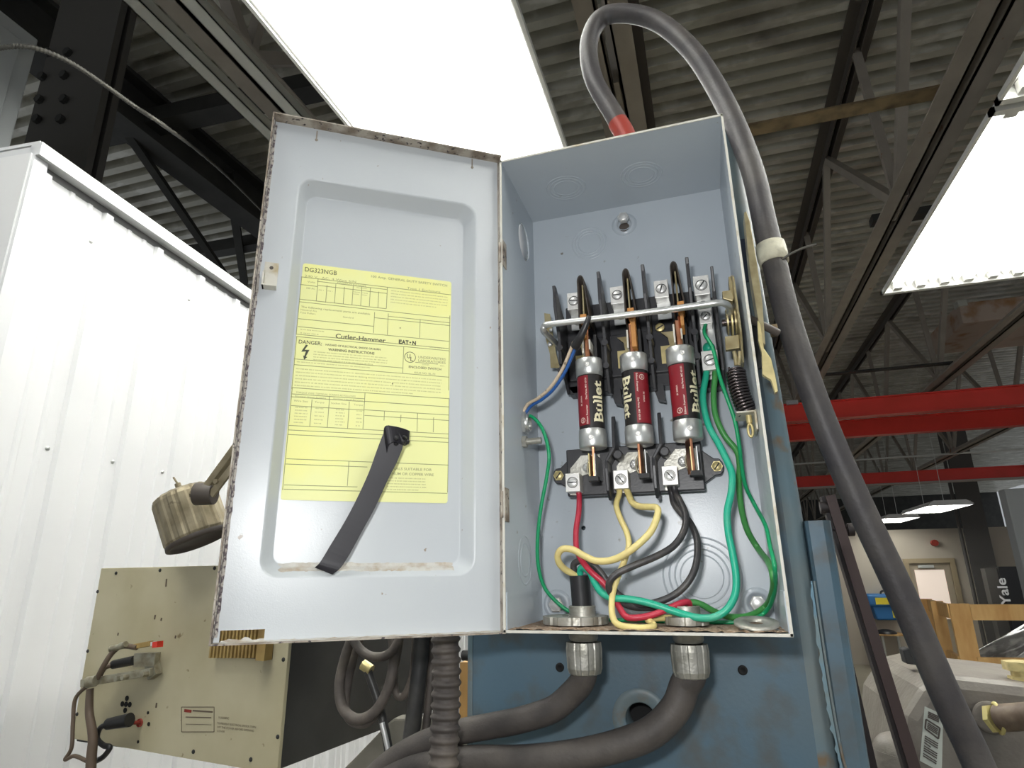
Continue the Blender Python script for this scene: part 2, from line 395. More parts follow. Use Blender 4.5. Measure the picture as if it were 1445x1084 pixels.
# bare strut rails beside the left light
for x_, z_, lab in ((-1.375, 3.70, 'bare metal strut rail, the left one of the pair beside the big left light'), (-1.21, 3.70, 'bare metal strut rail nearer the big left light, with a bluish sheen')):
    mb = MB(); mb.box((x_-.025, -1.5, z_), (x_+.025, 5, z_+.004)); mb.box((x_-.025, -1.5, z_), (x_-.021, 5, z_+.04)); mb.box((x_+.021, -1.5, z_), (x_+.025, 5, z_+.04))
    t = thing('strut_rail', lab, 'rail', (x_, -1.5, z_), 'strut rails beside the left light')
    mb.build('channel', 'galv_strut', t)
    for k in range(5): MB().cyl((x_, -1+1.3*k, z_+.02), (x_, -1+1.3*k, 4.0), .006, n=8).build('hanger_rod', 'galv_strut', t)
# grey bolted column, left
t = thing('steel_column', 'dark bolted steel column rising behind the white panelled wall', 'column', (-2.35, 1.3, 0))
CY = 1.05; xl_ = aty(58, 110, CY).x; xr_ = aty(139, 150, CY).x; xm_ = (xl_+xr_)/2
MB().box((xl_, CY, 0), (xr_, CY+.03, 5.35)).build('flange', 'column_grey', t)
MB().box((xm_-.02, CY+.03, 0), (xm_+.02, CY+.05, 5.35)).build('web_plate', 'column_grey', t)
MB().box((xl_, CY+.05, 0), (xr_, CY+.08, 5.35)).build('flange', 'column_grey', t)
for px_, py_ in ((62, 110), (93, 108), (58, 142), (93, 142), (88, 170), (55, 170), (98, 76), (70, 76)):
    c = aty(px_, py_, CY)
    MB().cyl(c, c+Vector((0, -.02, 0)), .020, n=6, smooth=False).build('bolt', 'dark_steel', t)
# pale cabinet far left
t = thing('tall_cabinet', 'tall pale grey cabinet at the top left corner, in front of the dark column', 'cabinet', (-2.3, .4, 0))
MB().box((-2.7, .15, 0), (-1.9, .655, 3.80)).build('body', 'pale_grey_panel', t, bevel=.006)
MB().box((-1.90, .17, .1), (-1.885, .60, 3.74)).build('side_panel', 'pale_grey_panel', t, bevel=.004)
# flexible conduit top left
pts = [atz(*p, 3.35) for p in ((-60, 84), (0, 68), (45, 67), (95, 86), (145, 118), (190, 150), (235, 180))] + [atz(290, 222, 3.8), atz(340, 268, 4.3), atz(420, 350, 4.9)]
mb = MB(); mb.tube(pts, .006, n=8, sub=40, rf=lambda L: .0062+.0009*math.sin(L*700)); tag(mb.build('flexible_conduit', 'flex_grey'), 'thin grey flexible conduit arching across the top left corner', 'conduit')
tag(MB().tube([(-1.48, 1.9, 4.0), (-1.9, 1.7, 4.4), (-2.5, 1.75, 5.2)], .008, n=6).build('blue_cord', 'blue_wire'), 'thin dark blue cord hanging in the rafters left of the strut rails', 'cord')

# fluorescent fixtures
def fixture(x0, x1, y0, y1, z, label, ntube=6, group='fluorescent high-bay lights'):
    t = thing('fluorescent_light', label, 'light', ((x0+x1)/2, (y0+y1)/2, z), group)
    n = ntube; w_ = (x1-x0-.04)/n
    mb = MB(); prof = [(x0, z), (x0+.02, z)]
    for i in range(n):
        a = x0+.02+w_*i; prof += [(a+w_*.12, z+.055), (a+w_*.88, z+.055), (a+w_, z+.004)]
    prof += [(x1, z)]
    vs = [(a, y0+.03, b) for a, b in prof]+[(a, y1-.03, b) for a, b in prof]; k = len(prof)
    mb.add(vs, [(i, i+1, k+i+1, k+i) for i in range(k-1)])
    mb.build('reflector', 'fixture_white', t, recalc=False)
    mb = MB(); mb.box((x0, y0, z-.010), (x0+.012, y1, z+.012)); mb.box((x1-.012, y0, z-.010), (x1, y1, z+.012))
    mb.box((x0, y0, z-.010), (x1, y0+.03, z+.012)); mb.box((x0, y1-.03, z-.010), (x1, y1, z+.012))
    mb.prism([(x0+.004, y0, z+.012), (x1-.004, y0, z+.012), (x1-.1, y0, z+.075), (x0+.1, y0, z+.075)], (0, .02, 0)); mb.prism([(x0+.004, y1-.02, z+.012), (x1-.004, y1-.02, z+.012), (x1-.1, y1-.02, z+.075), (x0+.1, y1-.02, z+.075)], (0, .02, 0))
    mb.add([(x0+.002, y0, z+.012), (x0+.1, y0, z+.075), (x1-.1, y0, z+.075), (x1-.002, y0, z+.012), (x0+.002, y1, z+.012), (x0+.1, y1, z+.075), (x1-.1, y1, z+.075), (x1-.002, y1, z+.012)], [(0, 1, 5, 4), (1, 2, 6, 5), (2, 3, 7, 6)])
    mb.build('housing', 'fixture_white', t)
    tb = None
    for i in range(n):
        a = x0+.02+w_*(i+.5)
        if tb is None:
            tb = MB().cyl((a, y0+.07, z+.025), (a, y1-.07, z+.025), .021, n=10).build('tube', 'tube_glow', t)
            sk = MB().box((a-.022, y0+.03, z), (a+.022, y0+.07, z+.055)).build('socket', 'fixture_white', t)
            sk2 = MB().box((a-.022, y1-.07, z), (a+.022, y1-.03, z+.055)).build('socket', 'fixture_white', t); A0 = a
        else:
            for o in (tb, sk, sk2):
                c = o.copy(); COL.objects.link(c); c.location.x += a-A0
    for yy in (y0+.3, y1-.3): MB().cyl(((x0+x1)/2, yy, z+.07), ((x0+x1)/2, yy, 4.0 if z > 3.5 else 5.37), .004, n=6).build('hanger_wire', 'galv_strut', t)
    return t
fixture(-.975, -.225, .16, 1.82, 3.6, 'glaring fluorescent light right above the open box door')
fixture(-.975, -.225, -1.52, .13, 3.6, 'fluorescent light overhead, next in line towards the camera from the glaring one above the door')
fixture(-.975, -.225, 1.85, 3.5, 3.6, 'unseen fluorescent light added behind the open door, far end of the left row')  # out of view, added to brighten the white wall
fixture(1.29, 2.06, -1.52, .13, 3.6, 'unseen fluorescent light added overhead on the right, behind the camera')  # out of view, added for more general light
fixture(1.29, 2.06, 1.82, 3.47, 3.6, 'large bright fluorescent light at the right edge, its tube ends showing')
fixture(1.29, 2.06, .14, 1.79, 3.6, 'fluorescent light in the top right corner, nearer end of the right row')
fixture(3.62, 4.28, 11.45, 13.1, 3.0, 'far fluorescent light hanging below the red beams, the larger of two')
fixture(3.56, 4.22, 14.1, 15.6, 3.0, 'farthest fluorescent light, small and low, next to the cable')

# white panelled wall (booth), left
ang = math.radians(5.5)
ux = Vector((-math.sin(ang), math.cos(ang), 0)); nx = Vector((math.cos(ang), math.sin(ang), 0)); W0 = Vector((-1.272, .36, 0))
def Wp(s_, o_, z_): return W0 + ux*s_ + nx*o_ + Vector((0, 0, z_))
def wbox(mb, s0, s1, o0, o1, z0, z1):
    vs = [Wp(s, o, z) for z in (z0, z1) for s, o in ((s0, o0), (s1, o0), (s1, o1), (s0, o1))]
    return mb.add(vs, [(0, 3, 2, 1), (4, 5, 6, 7), (0, 1, 5, 4), (1, 2, 6, 5), (2, 3, 7, 6), (3, 0, 4, 7)])
mb = MB(); wbox(mb, 0.012, 5.4, -.15, -.024, 0, 2.985); wl = struct(mb.build('wall_left', 'panel_shadow_gap'))
pw = .186
def panel(k):
    s0 = .03+pw*k; mb = MB()
    prof = [(0, 0), (.004, .012), (.026, .012), (.030, 0), (.084, 0), (.088, .004), (.098, .004), (.102, 0), (.138, 0), (.142, .004), (.152, .004), (.156, 0), (pw, 0)]
    vs = [Wp(s0+a, b-.022, .02) for a, b in prof]+[Wp(s0+a, b-.022, 2.945) for a, b in prof]; q = len(prof)
    mb.add(vs, [(i, i+1, q+i+1, q+i) for i in range(q-1)])
    return mb
p0 = panel(0).build('panel', 'white_panel', wl, recalc=False)
for k in range(1, 28):
    c = p0.copy(); COL.objects.link(c); c.location = p0.location + ux*pw*k
mb = MB(); wbox(mb, 0, 5.4, -.022, .008, 2.965, 3.0); wbox(mb, 0, 5.4, -.17, .0, 2.995, 3.004); mb.build('top_trim', 'white_trim', wl)
mb = MB(); wbox(mb, 0, .035, -.16, -.004, 0, 2.99); mb.build('corner_trim', 'white_trim', wl)
mb = MB(); wbox(mb, -.004, 0.004, -.16, -.012, 0, 2.97); mb.build('end_panel', 'white_panel', wl)
sc = MB().dome(Wp(.2, -.022, 2.30), nx, .006, .004, 10).build('screw', 'zinc', wl)
for s_, z_ in ((.39, 2.30), (.57, 2.30), (.76, 2.30), (.2, 2.85), (.57, 2.85), (.95, 2.85)):
    c = sc.copy(); COL.objects.link(c); c.location = sc.location + ux*(s_-.2) + Vector((0, 0, z_-2.30))

# red crane beams
def crane(y0, z0, h, wd, label):
    t = thing('crane_beam', label, 'beam', (4, y0, z0), 'red overhead crane beams')
    MB().box((.2, y0, z0), (9.5, y0+wd, z0+.014)).build('bottom_flange', 'crane_red', t)
    MB().box((.2, y0, z0+h-.014), (9.5, y0+wd, z0+h)).build('top_flange', 'crane_red', t)
    MB().box((.2, y0+.03, z0+.014), (9.5, y0+.05, z0+h-.014)).build('web_plate', 'crane_red', t)
    return t
t = crane(6.9, 3.60, .205, .13, 'nearest and brightest red crane beam')
MB().box((1.12, 6.88, 3.79), (1.24, 6.95, 3.835)).build('clamp', 'zinc', t)
crane(7.95, 3.58, .21, .13, 'darker red crane beam just behind and under the nearest one')
t = crane(13.4, 3.62, .22, .13, 'farther red crane beam, lower in view above the two small lights')
MB().box((.2, 13.36, 3.585), (9.5, 13.5, 3.618)).build('rail', 'pale_rail', t)
MB().box((5.9, 13.3, 3.78), (6.1, 13.4, 3.85)).build('clamp', 'zinc', t)
# rusty box on the joists
t = thing('metal_duct', 'rust-stained sheet-metal box sitting up in the joists at the right edge', 'duct', (3.7, 7.65, 4.5))
MB().box((3.06, 7.1, 4.60), (5.0, 8.2, 4.84)).build('casing', 'rusty_sheet', t, bevel=.01)
MB().box((3.05, 7.08, 4.80), (3.14, 7.2, 4.87)).build('corner_bracket', 'galv_strut', t)
# far columns and post
t = thing('steel_column', 'dark grey building column right of the far door', 'column', (5.6, 15.7, 0))
MB().box((5.38, 15.55, 0), (5.84, 15.59, 5.35)).build('flange', 'column_grey', t)
MB().box((5.59, 15.59, 0), (5.63, 15.9, 5.35)).build('web_plate', 'column_grey', t)
MB().cyl((5.33, 15.6, 0), (5.33, 15.6, 5.2), .035, n=10).build('conduit', 'column_grey', t)
t = thing('lift_post', 'pale grey tapering post at the right edge beside the forklift', 'post', (3.2, 7.5, 0))
a = aty(1417, 690, 7.4)
MB().box((a.x, 7.4, 1.2), (a.x+.19, 7.57, a.z)).build('post', 'pale_grey_panel', t, bevel=.01)
MB().box((a.x-.02, 7.38, 1.0), (a.x+.26, 7.6, 1.2)).build('foot', 'mast_black', t)
MB().box((a.x-.1, 7.3, 0), (a.x+.35, 7.7, 1.0)).build('pedestal', 'pale_grey_panel', t)
# blue first-aid cabinet on wall
t = thing('aid_cabinet', 'blue wall cabinet with yellow stickers on the far wall', 'cabinet', (3.55, 15.9, 1.15))
P = lambda px, py: aty(px, py, 15.8)
a = P(1223, 838); b_ = P(1266, 875)
mb = MB(); mb.prism([(a.x+.1, 15.7, b_.z), (b_.x, 15.7, b_.z), (b_.x, 15.7, a.z-.25), (a.x+.05, 15.7, a.z-.25)], (0, .3, 0)).build('body', 'cabinet_blue', t, bevel=.03)
MB().box((a.x-.04, 15.65, a.z-.27), (b_.x+.05, 16, a.z-.0)).build('lid', 'cabinet_blue', t, bevel=.05)
MB().box((a.x+.12, 15.64, a.z-.22), (b_.x-.02, 15.65, a.z-.08)).build('sticker', 'sign_yellow', t)
MB().box((a.x+.42, 15.69, b_.z+.05), (a.x+.64, 15.70, b_.z+.2)).build('sticker', 'sign_yellow', t)
MB().tube([(a.x+.25, 15.7, a.z), (a.x+.3, 15.7, a.z+.06), (a.x+.5, 15.7, a.z+.06), (a.x+.55, 15.7, a.z)], .02, n=8).build('handle', 'mast_black', t)
# wall shelf with a dark thing on it
t = thing('wall_shelf', 'small wooden shelf on the far wall under the blue cabinet', 'shelf', (3.6, 15.8, .95))
s1 = aty(1227, 894, 15.6); s2 = aty(1275, 894, 15.6)
MB().box((s1.x, 15.4, s1.z-.03), (s2.x, 15.99, s1.z)).build('board', 'pine', t)
for xx in (s1.x+.3, s1.x+.6): MB().bar((xx, 15.9, s1.z-.03), (xx, 15.9, .05), .04, .04, Vector((0, 1, 0))).build('leg', 'galv_strut', t)
tag(MB().dome((s1.x+.32, 15.62, s1.z), (0, 0, 1), .22, .09).build('cap', 'mast_black'), 'dark cap lying on the small wall shelf', 'cap')
# forklift mast with lettering
t = thing('forklift_mast', 'black forklift mast with white lettering behind the pallet crate', 'forklift', (5.5, 13, 0))
f1 = aty(1392, 800, 13); f2 = aty(1440, 892, 13)
MB().box((f1.x+.18, 13, .5), (f1.x+.62, 13.12, f1.z)).build('mast_panel', 'mast_black', t, bevel=.01)
MB().box((f1.x, 13.1, .3), (f1.x+.2, 13.3, f1.z-.03)).build('mast_rail', 'column_grey', t)
MB().box((f1.x+.66, 13.1, .3), (f1.x+.95, 13.3, f1.z-.08)).build('mast_rail', 'mast_black', t)
MB().box((f1.x+.1, 13.05, .1), (f1.x+.9, 13.9, .55)).build('carriage', 'mast_black', t)
bz = aty(1418, 855, 13).z; bx_ = aty(1418, 840, 13).x
mb = MB(); put_text(mb, 'Yale', lambda a, b: Vector((bx_+.06-b, 12.995, bz+a)), .46, .15, bold=.02)
mb.build('lettering', 'white_paint', t, label='white lettering running up the mast')
# pine pallet crate
t = thing('pallet_crate', 'open pine crate with slatted end at the right edge', 'crate', (2.3, 6.2, 0))
Y = 5.2
cA = lambda px, py, y=5.2: aty(px, py, y)
def slat(p, q, w_, th=.02, nm='slat', up=Vector((0, 1, 0))):
    p = Vector(p); q = Vector(q); d = (q-p).normalized(); a = d.cross(Vector((0, 1, 0))).normalized()
    vs = []
    for c in (p, q):
        for i, j in ((-1, 0), (1, 0), (1, 1), (-1, 1)): vs.append(c + a*i*w_/2 + Vector((0, j*th, 0)))
    MB().add(vs, [(0, 3, 2, 1), (4, 5, 6, 7), (0, 1, 5, 4), (1, 2, 6, 5), (2, 3, 7, 6), (3, 0, 4, 7)]).build(nm, 'pine', t)
zt = cA(1345, 852).z; x1 = cA(1350, 900).x; x2 = cA(1374, 900).x
xr = 3.4
MB().box((x1-.005, Y, 0), (x1+.125, Y+.03, zt)).build('post', 'pine', t)
MB().box((x1+.125, Y-.01, zt-.115), (xr, Y+.02, zt-.005)).build('rail', 'pine', t)
z2 = cA(1410, 928).z
MB().box((x1+.10, Y-.01, z2-.1), (xr, Y+.02, z2)).build('rail', 'pine', t)
MB().box((x1+.12, Y-.01, z2-.55), (xr, Y+.02, z2-.45)).build('rail', 'pine', t)
# the end frame runs back to the left
xe, ye = aty(1317, 900, 6.1).x, 6.1
for fz in (zt-.005, z2+.0, z2-.42):
    MB().bar((x1, Y+.02, fz-.05), (xe+.02, ye, fz-.05), .03, .1).build('rail', 'pine', t)
for q in (.5, .98):
    xx = x1+(xe-x1)*q; yy = Y+(ye-Y)*q
    MB().box((xx-.045, yy, 0), (xx+.045, yy+.03, zt)).build('slat', 'pine', t)
for xx in (1.0, 1.9): MB().box((x1+xx, ye, 0), (x1+xx+.1, ye+.03, zt)).build('post', 'pine', t)
MB().box((x1-.1, Y, .0), (xr, ye, .12)).build('deck_board', 'pine', t)
MB().box((x1+.08, Y-.012, z2-.17), (x1+.19, Y-.009, z2-.11)).build('paper_tag', 'white_paint', t)
mb = MB(); g = 14
vs = []; fs = []
for i in range(g+1):
    for j in range(g+1):
        a = i/g; b = j/g
        vs.append((x1+.22+a*1.7, Y+.15+b*.9, .6+(zt-.12-.6+.0)*min(1, 3.2*min(b+.25, 1.2-b))*min(1, .62+a*.9)+.03*math.sin(9*a+5*b)*math.cos(13*b)))
fs = [(i*(g+1)+j, (i+1)*(g+1)+j, (i+1)*(g+1)+j+1, i*(g+1)+j+1) for i in range(g) for j in range(g)]
mb.add(vs, fs, True); mb.box((x1+.22, Y+.16, .12), (x1+1.9, Y+1.0, .62))
tag(mb.build('wrapped_load', 'plastic_wrap', recalc=False), 'load in shiny crumpled grey plastic inside the pine crate', 'load')
# small hoop hook far away, red fitting
tag(MB().cyl((4.9, 15.9, 2.55), (4.9, 16.0, 2.55), .07, n=12).build('alarm_bell', 'red_boot'), 'small dull red fitting high on the far wall', 'alarm')

# ================================================================== BLUE MACHINE COLUMN
machine = t = thing('machine_column', 'tall blue enamelled machine column that the grey switch box is bolted to', 'machine', (.09, .3, 0))
YF = .132
mb = MB()
hole = [((.084-0)+.0135*math.cos(a*PI/18), 1.876+.0135*math.sin(a*PI/18)) for a in range(36)]
mb.plate([[(-.082, .6), (.226, .6), (.226, 2.06), (.218, 2.475), (-.082, 2.475)], hole], (0, YF, 0), (1, 0, 0), (0, 0, 1), (0, .006, 0))
mb.box((-.082, YF+.006, .6), (-.076, .50, 2.475)); mb.box((-.082, YF+.006, 2.469), (.218, .50, 2.475)); mb.box((-.082, .49, .6), (.24, .50, 2.475))
mb.build('front_plate', 'blue_enamel', t)
MB().box((-.0825, YF-.0008, .6), (-.0775, YF, 2.475)).build('edge_strip', 'blue_lit_edge', t)
MB().box((-.0905, .16, .6), (-.083, .42, 2.4)).build('side_rail', mat('dark_blue_enamel', (.03, .055, .08), .5), t)
# rounded right edge, sweeping back
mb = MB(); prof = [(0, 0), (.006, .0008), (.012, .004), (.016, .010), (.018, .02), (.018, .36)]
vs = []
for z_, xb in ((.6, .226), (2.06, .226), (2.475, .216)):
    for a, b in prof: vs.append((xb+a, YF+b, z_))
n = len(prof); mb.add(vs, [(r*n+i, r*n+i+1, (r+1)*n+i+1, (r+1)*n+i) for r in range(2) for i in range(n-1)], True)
mb.build('edge_plate', 'blue_lit_edge', t, recalc=False)  # lighter than the front plate by colour, as if the curve caught light
# lower shoulder
mb = MB(); prof = [(.2425, .04), (.2435, .006), (.246, .003), (.258, .0025), (.264, .006), (.266, .012), (.266, .30)]
vs = [(a, YF+b, .6) for a, b in prof]+[(a, YF+b, 2.045) for a, b in prof]
n = len(prof); mb.add(vs, [(i, i+1, n+i+1, n+i) for i in range(n-1)], False)
mb.add([(a, YF+b, 2.045) for a, b in prof]+[(.24, YF+.3, 2.055)], [tuple(range(n+1))])
mb.build('shoulder_plate', 'blue_enamel', t, recalc=False)
# worn light-blue streak, a chipped patch lying on the ridge
mb = MB(); L_ = []; R_ = []
for i in range(40):
    z_ = 1.72+.30*i/39; wv = .0028*abs(math.sin(i*.9)+.6*math.sin(i*2.3)) + (.002 if 8 < i < 30 else .0002)
    xc = aty(1192-46*(i/39)**.8, 1090-270*i/39, YF).x; z_ = aty(1150, 1090-270*i/39, YF).z
    L_.append((xc-.0012-wv*.45, YF-.0006, z_)); R_.append((xc, YF-.0006, z_))
mb.add(L_+R_, [(i, i+1, 41+i, 40+i) for i in range(39)], False)
mb.build('worn_streak', 'blue_worn', t, label='pale blue worn streak along the ridge')
MB().tube([aty(1192-46*(i/12)**.8+3, 1090-270*i/12, YF) for i in range(13)], .0012, n=8, sub=3).build('ridge_bead', 'blue_lit_edge', t)
# recessed ring around the hole, small holes
MB().lathe((.084, YF, 1.876), (0, 1, 0), [(.0255, -.0004), (.0245, -.0012), (.021, -.0015), (.0145, -.001), (.0135, .0), (.0135, .03)], 36).build('hole_rim', 'blue_lit_edge', t)
MB().cyl((.084, YF+.03, 1.876), (.084, YF+.032, 1.876), .0138, n=30).build('hole_back', 'hole_dark', t)
for px, py in ((790, 942), (1048, 946)):
    c = aty(px, py, YF); MB().lathe(c, (0, -1, 0), [(.0042, 0), (.0038, .0012), (.0022, .0014), (.0016, .0004), (0, .0002)], 16).build('set_screw', 'hole_dark', t)
c = aty(1049, 338, YF); c2 = aty(1056, 398, YF)
MB().box((.213, YF-.0015, c2.z), (.226, YF, c.z)).build('nameplate', mat('navy', (.02, .03, .06), .4), t)
# brown guard bar beside the column
t = thing('guard_bar', 'dark brown square bar slanting down to the right of the blue column', 'bar', (.33, .5, 1.7))
p = aty(1170, 700, .5); q = aty(1297, 1110, .5)
MB().bar(p, q, .013, .02, Vector((0, 1, 0))).build('bar', 'brown_bar', t)
d = (q-p).normalized(); s_ = Vector((-.0085, .006, 0))
MB().bar(p+s_, q+s_, .005, .02, Vector((0, 1, 0))).build('side_face', 'bar_dark', t)
for px, py in ((1187, 748),):
    c = aty(px, py, .5); MB().cyl(c-Vector((.012, 0, 0)), c+Vector((.016, 0, 0)), .005, n=6, smooth=False).cyl(c+Vector((.008, 0, 0)), c+Vector((.016, 0, 0)), .009, n=12).build('bolt', 'bar_dark', t)
c = aty(1170, 716, .5); MB().cyl(c-Vector((.012, 0, 0)), c+Vector((.008, 0, 0)), .009, n=16).build('bolt', 'bar_dark', t)
tag(MB().bar(aty(1197, 940, .45), aty(1236, 1110, .45), .010, .02, Vector((0, 1, 0))).build('lower_bar', 'bar_dark'), 'short dark bar hugging the lower right edge of the blue column', 'bar')

# ================================================================== HOOP CABLE
HY = [(888, 205, .15), (868, 165, .15), (838, 112, .15), (831, 62, .15), (848, 26, .15), (885, 19, .15), (930, 32, .15), (975, 70, .145), (1010, 122, .14),
      (1038, 178, .13), (1063, 245, .12), (1078, 310, .118), (1092, 368, .116), (1109, 438, .115), (1138, 530, .115), (1172, 620, .12), (1217, 722, .125), (1277, 850, .13), (1334, 980, .135), (1372, 1060, .14), (1402, 1130, .14)]
P_ = [0]+[aty(*q) for q in HY]
P_[0] = Vector((.128, .15, 2.40))
t = thing('hoop_cable', 'thick black cable looping over the top of the switch box and down its right side', 'cable', (.12, .15, 2.40))
MB().tube(P_, .0117, n=20, sub=10).build('jacket', 'hoop_cable', t)
MB().tube([P_[0], P_[1], P_[1]*.2+P_[2]*.8], .0122, n=20, sub=8).build('red_sleeve', 'red_boot', t, label='brick-red sleeve at the cable end')
t = thing('cable_tag', 'cream wrapped tag tied around the hoop cable', 'tag', aty(1088, 360, .117))
a = aty(1086.5, 346, .117); b_ = aty(1092.5, 372, .116)
MB().lathe(a, b_-a, [(.0122, 0), (.0140, 0), (.0146, (b_-a).length*.5), (.0141, (b_-a).length), (.0120, (b_-a).length)], 24).build('wrap', 'tag_cream', t)
MB().tube([aty(1104, 366, .10), aty(1118, 357, .10), aty(1134, 350, .10), aty(1152, 345, .10)], .0012, n=6).build('tie_tail', 'flex_grey', t)

# ================================================================== CABLES BELOW
t = thing('feed_cable', 'dusty rubber cable leaving the left gland and bending away to the left', 'cable', B(50, 57, -60))
g1 = B(50, 57, -30)
MB().tube([g1+Vector((0, 0, .015)), g1+Vector((0, 0, -.004)), B(46, 62, -44), aty(808, 978, .068), aty(780, 1001, .072), aty(735, 1016, .076), aty(690, 1025, .082), aty(640, 1035, .088), aty(590, 1052, .094), aty(545, 1080, .10), aty(500, 1125, .10)], .0105, n=18).build('jacket', 'rubber_cable', t)
t = thing('load_cable', 'thick dusty rubber cable leaving the right gland and sweeping left along the bottom', 'cable', B(135, 57, -60))
g2 = B(135, 57, -30)
MB().tube([g2+Vector((0, 0, .015)), g2+Vector((0, 0, -.004)), aty(966, 968, .06), aty(953, 1000, .06), aty(920, 1033, .06), aty(870, 1053, .062), aty(810, 1066, .066), aty(740, 1073, .072), aty(660, 1073, .08), aty(595, 1079, .09), aty(540, 1096, .1), aty(480, 1130, .1)], .0118, n=18).build('jacket', 'rubber_cable', t)
t = thing('ribbed_conduit', 'grey-brown ribbed flexible conduit hanging below the door hinge', 'conduit', (-.064, .03, 1.8))
pts = [aty(628, 840, .03), aty(629, 905, .03), aty(630, 950, .03), aty(629, 1000, .03), aty(627, 1050, .028), aty(624, 1130, .025)]
MB().tube(pts, .0118, n=22, sub=60, rf=lambda L: .0114+.0012*max(-.6, math.sin(L*2*PI/.0084))).build('ribbed_jacket', 'dusty_conduit', t)
def hose(name, pts, r, mt, label, cat='hose', grp=None):
    return tag(MB().tube(pts, r, n=12).build(name, mt), label, cat, grp)
Q = lambda *ps, y=.15: [aty(px, py, y) for px, py in ps]
hose('black_hose', Q((596, 860), (594, 920), (588, 980), (580, 1040), (570, 1100)), .0085, 'black_hose', 'smooth black hose just left of the ribbed conduit')
hose('thin_hose', Q((610, 860), (609, 930), (605, 990), (600, 1040), (594, 1100), y=.16), .0042, 'dusty_conduit', 'thin brown hose between the black hose and the ribbed conduit')
hose('coiled_hose', Q((506, 880), (490, 918), (479, 965), (484, 1000), (505, 1015), (530, 1003), (549, 968), (556, 925), (552, 885), y=.13), .0052, 'dusty_conduit', 'outer loop of dusty brown hose hanging under the open door', grp=None)
hose('coiled_hose', Q((516, 880), (500, 925), (489, 975), (490, 1010), (508, 1022), (528, 1012), (546, 975), (560, 925), (566, 880), y=.145), .0045, 'dusty_conduit', 'second loop of dusty brown hose, hanging lowest behind the outer loop')
hose('coiled_hose', Q((492, 870), (500, 905), (520, 925), (545, 925), (562, 905), (568, 870), y=.12), .0046, 'dusty_conduit', 'short upper loop of brown hose crossing the long loops')
hose('hose_bend', Q((556, 880), (556, 940), (558, 975), (566, 984), (576, 972), (584, 940), (586, 880), y=.16), .0038, 'dusty_conduit', 'narrow bend of brown hose tucked left of the black hose')
t = thing('thin_rod', 'thin dark rod ending in a bright tip below the coiled hoses', 'rod', aty(540, 1000, .17))
MB().tube(Q((518, 945), (532, 985), (543, 1030), (550, 1070), y=.17), .0048, n=10).build('rod', 'black_hose', t)
MB().tube(Q((539, 1020), (546, 1050), (552, 1084), y=.166), .0028, n=10).build('tip', 'steel_screw', t)
MB().cyl(aty(512, 938, .17), aty(524, 946, .17), .006, n=8).build('collar', 'brass', t)
t = tag(MB().prism([aty(*p, .45) for p in ((470, 1100), (500, 1070), (548, 1020), (556, 1014), (610, 1014), (640, 1020), (640, 1110))], (0, .03, 0)).build('angle_bracket', 'cast_top', None, bevel=.003), 'tan metal bracket behind the hoses at the bottom edge', 'bracket')
tag(MB().prism([aty(*p, .7) for p in ((649, 935), (668, 935), (668, 1010), (649, 1012))][:2] + [Vector((aty(668, 935, .7).x, .7, .01)), Vector((aty(649, 935, .7).x, .7, .01))], (0, .03, 0)).build('wood_board', 'pine'), 'strip of orange-brown board seen between the ribbed conduit and the blue column', 'board')
MB().cyl(aty(653, 925, .4), Vector((-.078, .4, aty(653, 925, .4).z)), .007, n=12).build('side_pin', 'dark_steel', machine)
tag(MB().prism([aty(640, 1025, .66), aty(668, 1020, .66), Vector((aty(668, 1020, .66).x, .66, .01)), Vector((aty(640, 1025, .66).x, .66, .01))], (0, .03, 0)).build('cream_block', 'tag_cream'), 'cream block low between the ribbed conduit and blue column', 'block')

# ================================================================== BEIGE CONTROL CABINET
a6 = math.radians(-6.0); CU = Vector((math.cos(a6), math.sin(a6), 0)); CN = Vector((-math.sin(a6), math.cos(a6), 0)); C0 = Vector((-.9155, .4195, 1.735))
Tc = Matrix.Translation(C0) @ Matrix.Rotation(a6, 4, 'Z')
def onc(px, py, off=0): return onp(px, py, C0 - CN*off, CN)
t = thing('control_cabinet', 'beige steel control cabinet hanging low at the left, wires plugged into its face', 'cabinet', C0)
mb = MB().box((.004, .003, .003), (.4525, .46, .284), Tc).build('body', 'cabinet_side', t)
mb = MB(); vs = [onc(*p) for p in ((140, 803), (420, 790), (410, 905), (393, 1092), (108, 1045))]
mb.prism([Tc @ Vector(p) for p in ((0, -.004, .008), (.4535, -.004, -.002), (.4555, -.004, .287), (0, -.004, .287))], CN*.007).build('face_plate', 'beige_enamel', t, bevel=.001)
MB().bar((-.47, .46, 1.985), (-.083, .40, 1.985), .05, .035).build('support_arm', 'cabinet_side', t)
FO = .0045
for px, py in ((164, 809), (226, 805), (303, 802), (138, 835), (124, 919), (109, 1008), (273, 1061), (354, 1072), (392, 1040), (400, 931)):
    c = onc(px, py, FO-.0005); MB().dome(c, -CN, .0032, .0022, 10).build('screw', 'slot_dark', t)
c = onc(178, 994, FO)
mb = MB()
for dx, dz in ((0, 0), (.009, 0), (-.009, 0), (0, .009), (0, -.009)): mb.cyl(c+CU*dx+Vector((0, 0, dz)), c+CU*dx+Vector((0, 0, dz))-CN*.0006, .0042, n=12)
mb.build('cross_holes', 'hole_dark', t)
for px, py, r_ in ((209, 1006, .0025), (210, 1022, .0032), (195, 1047, .0025)):
    c = onc(px, py, FO-.0005); MB().cyl(c, c-CN*.0006, r_, n=10).build('hole', 'hole_dark', t)
mb = MB()   # printed rating panel: thin frame and lines
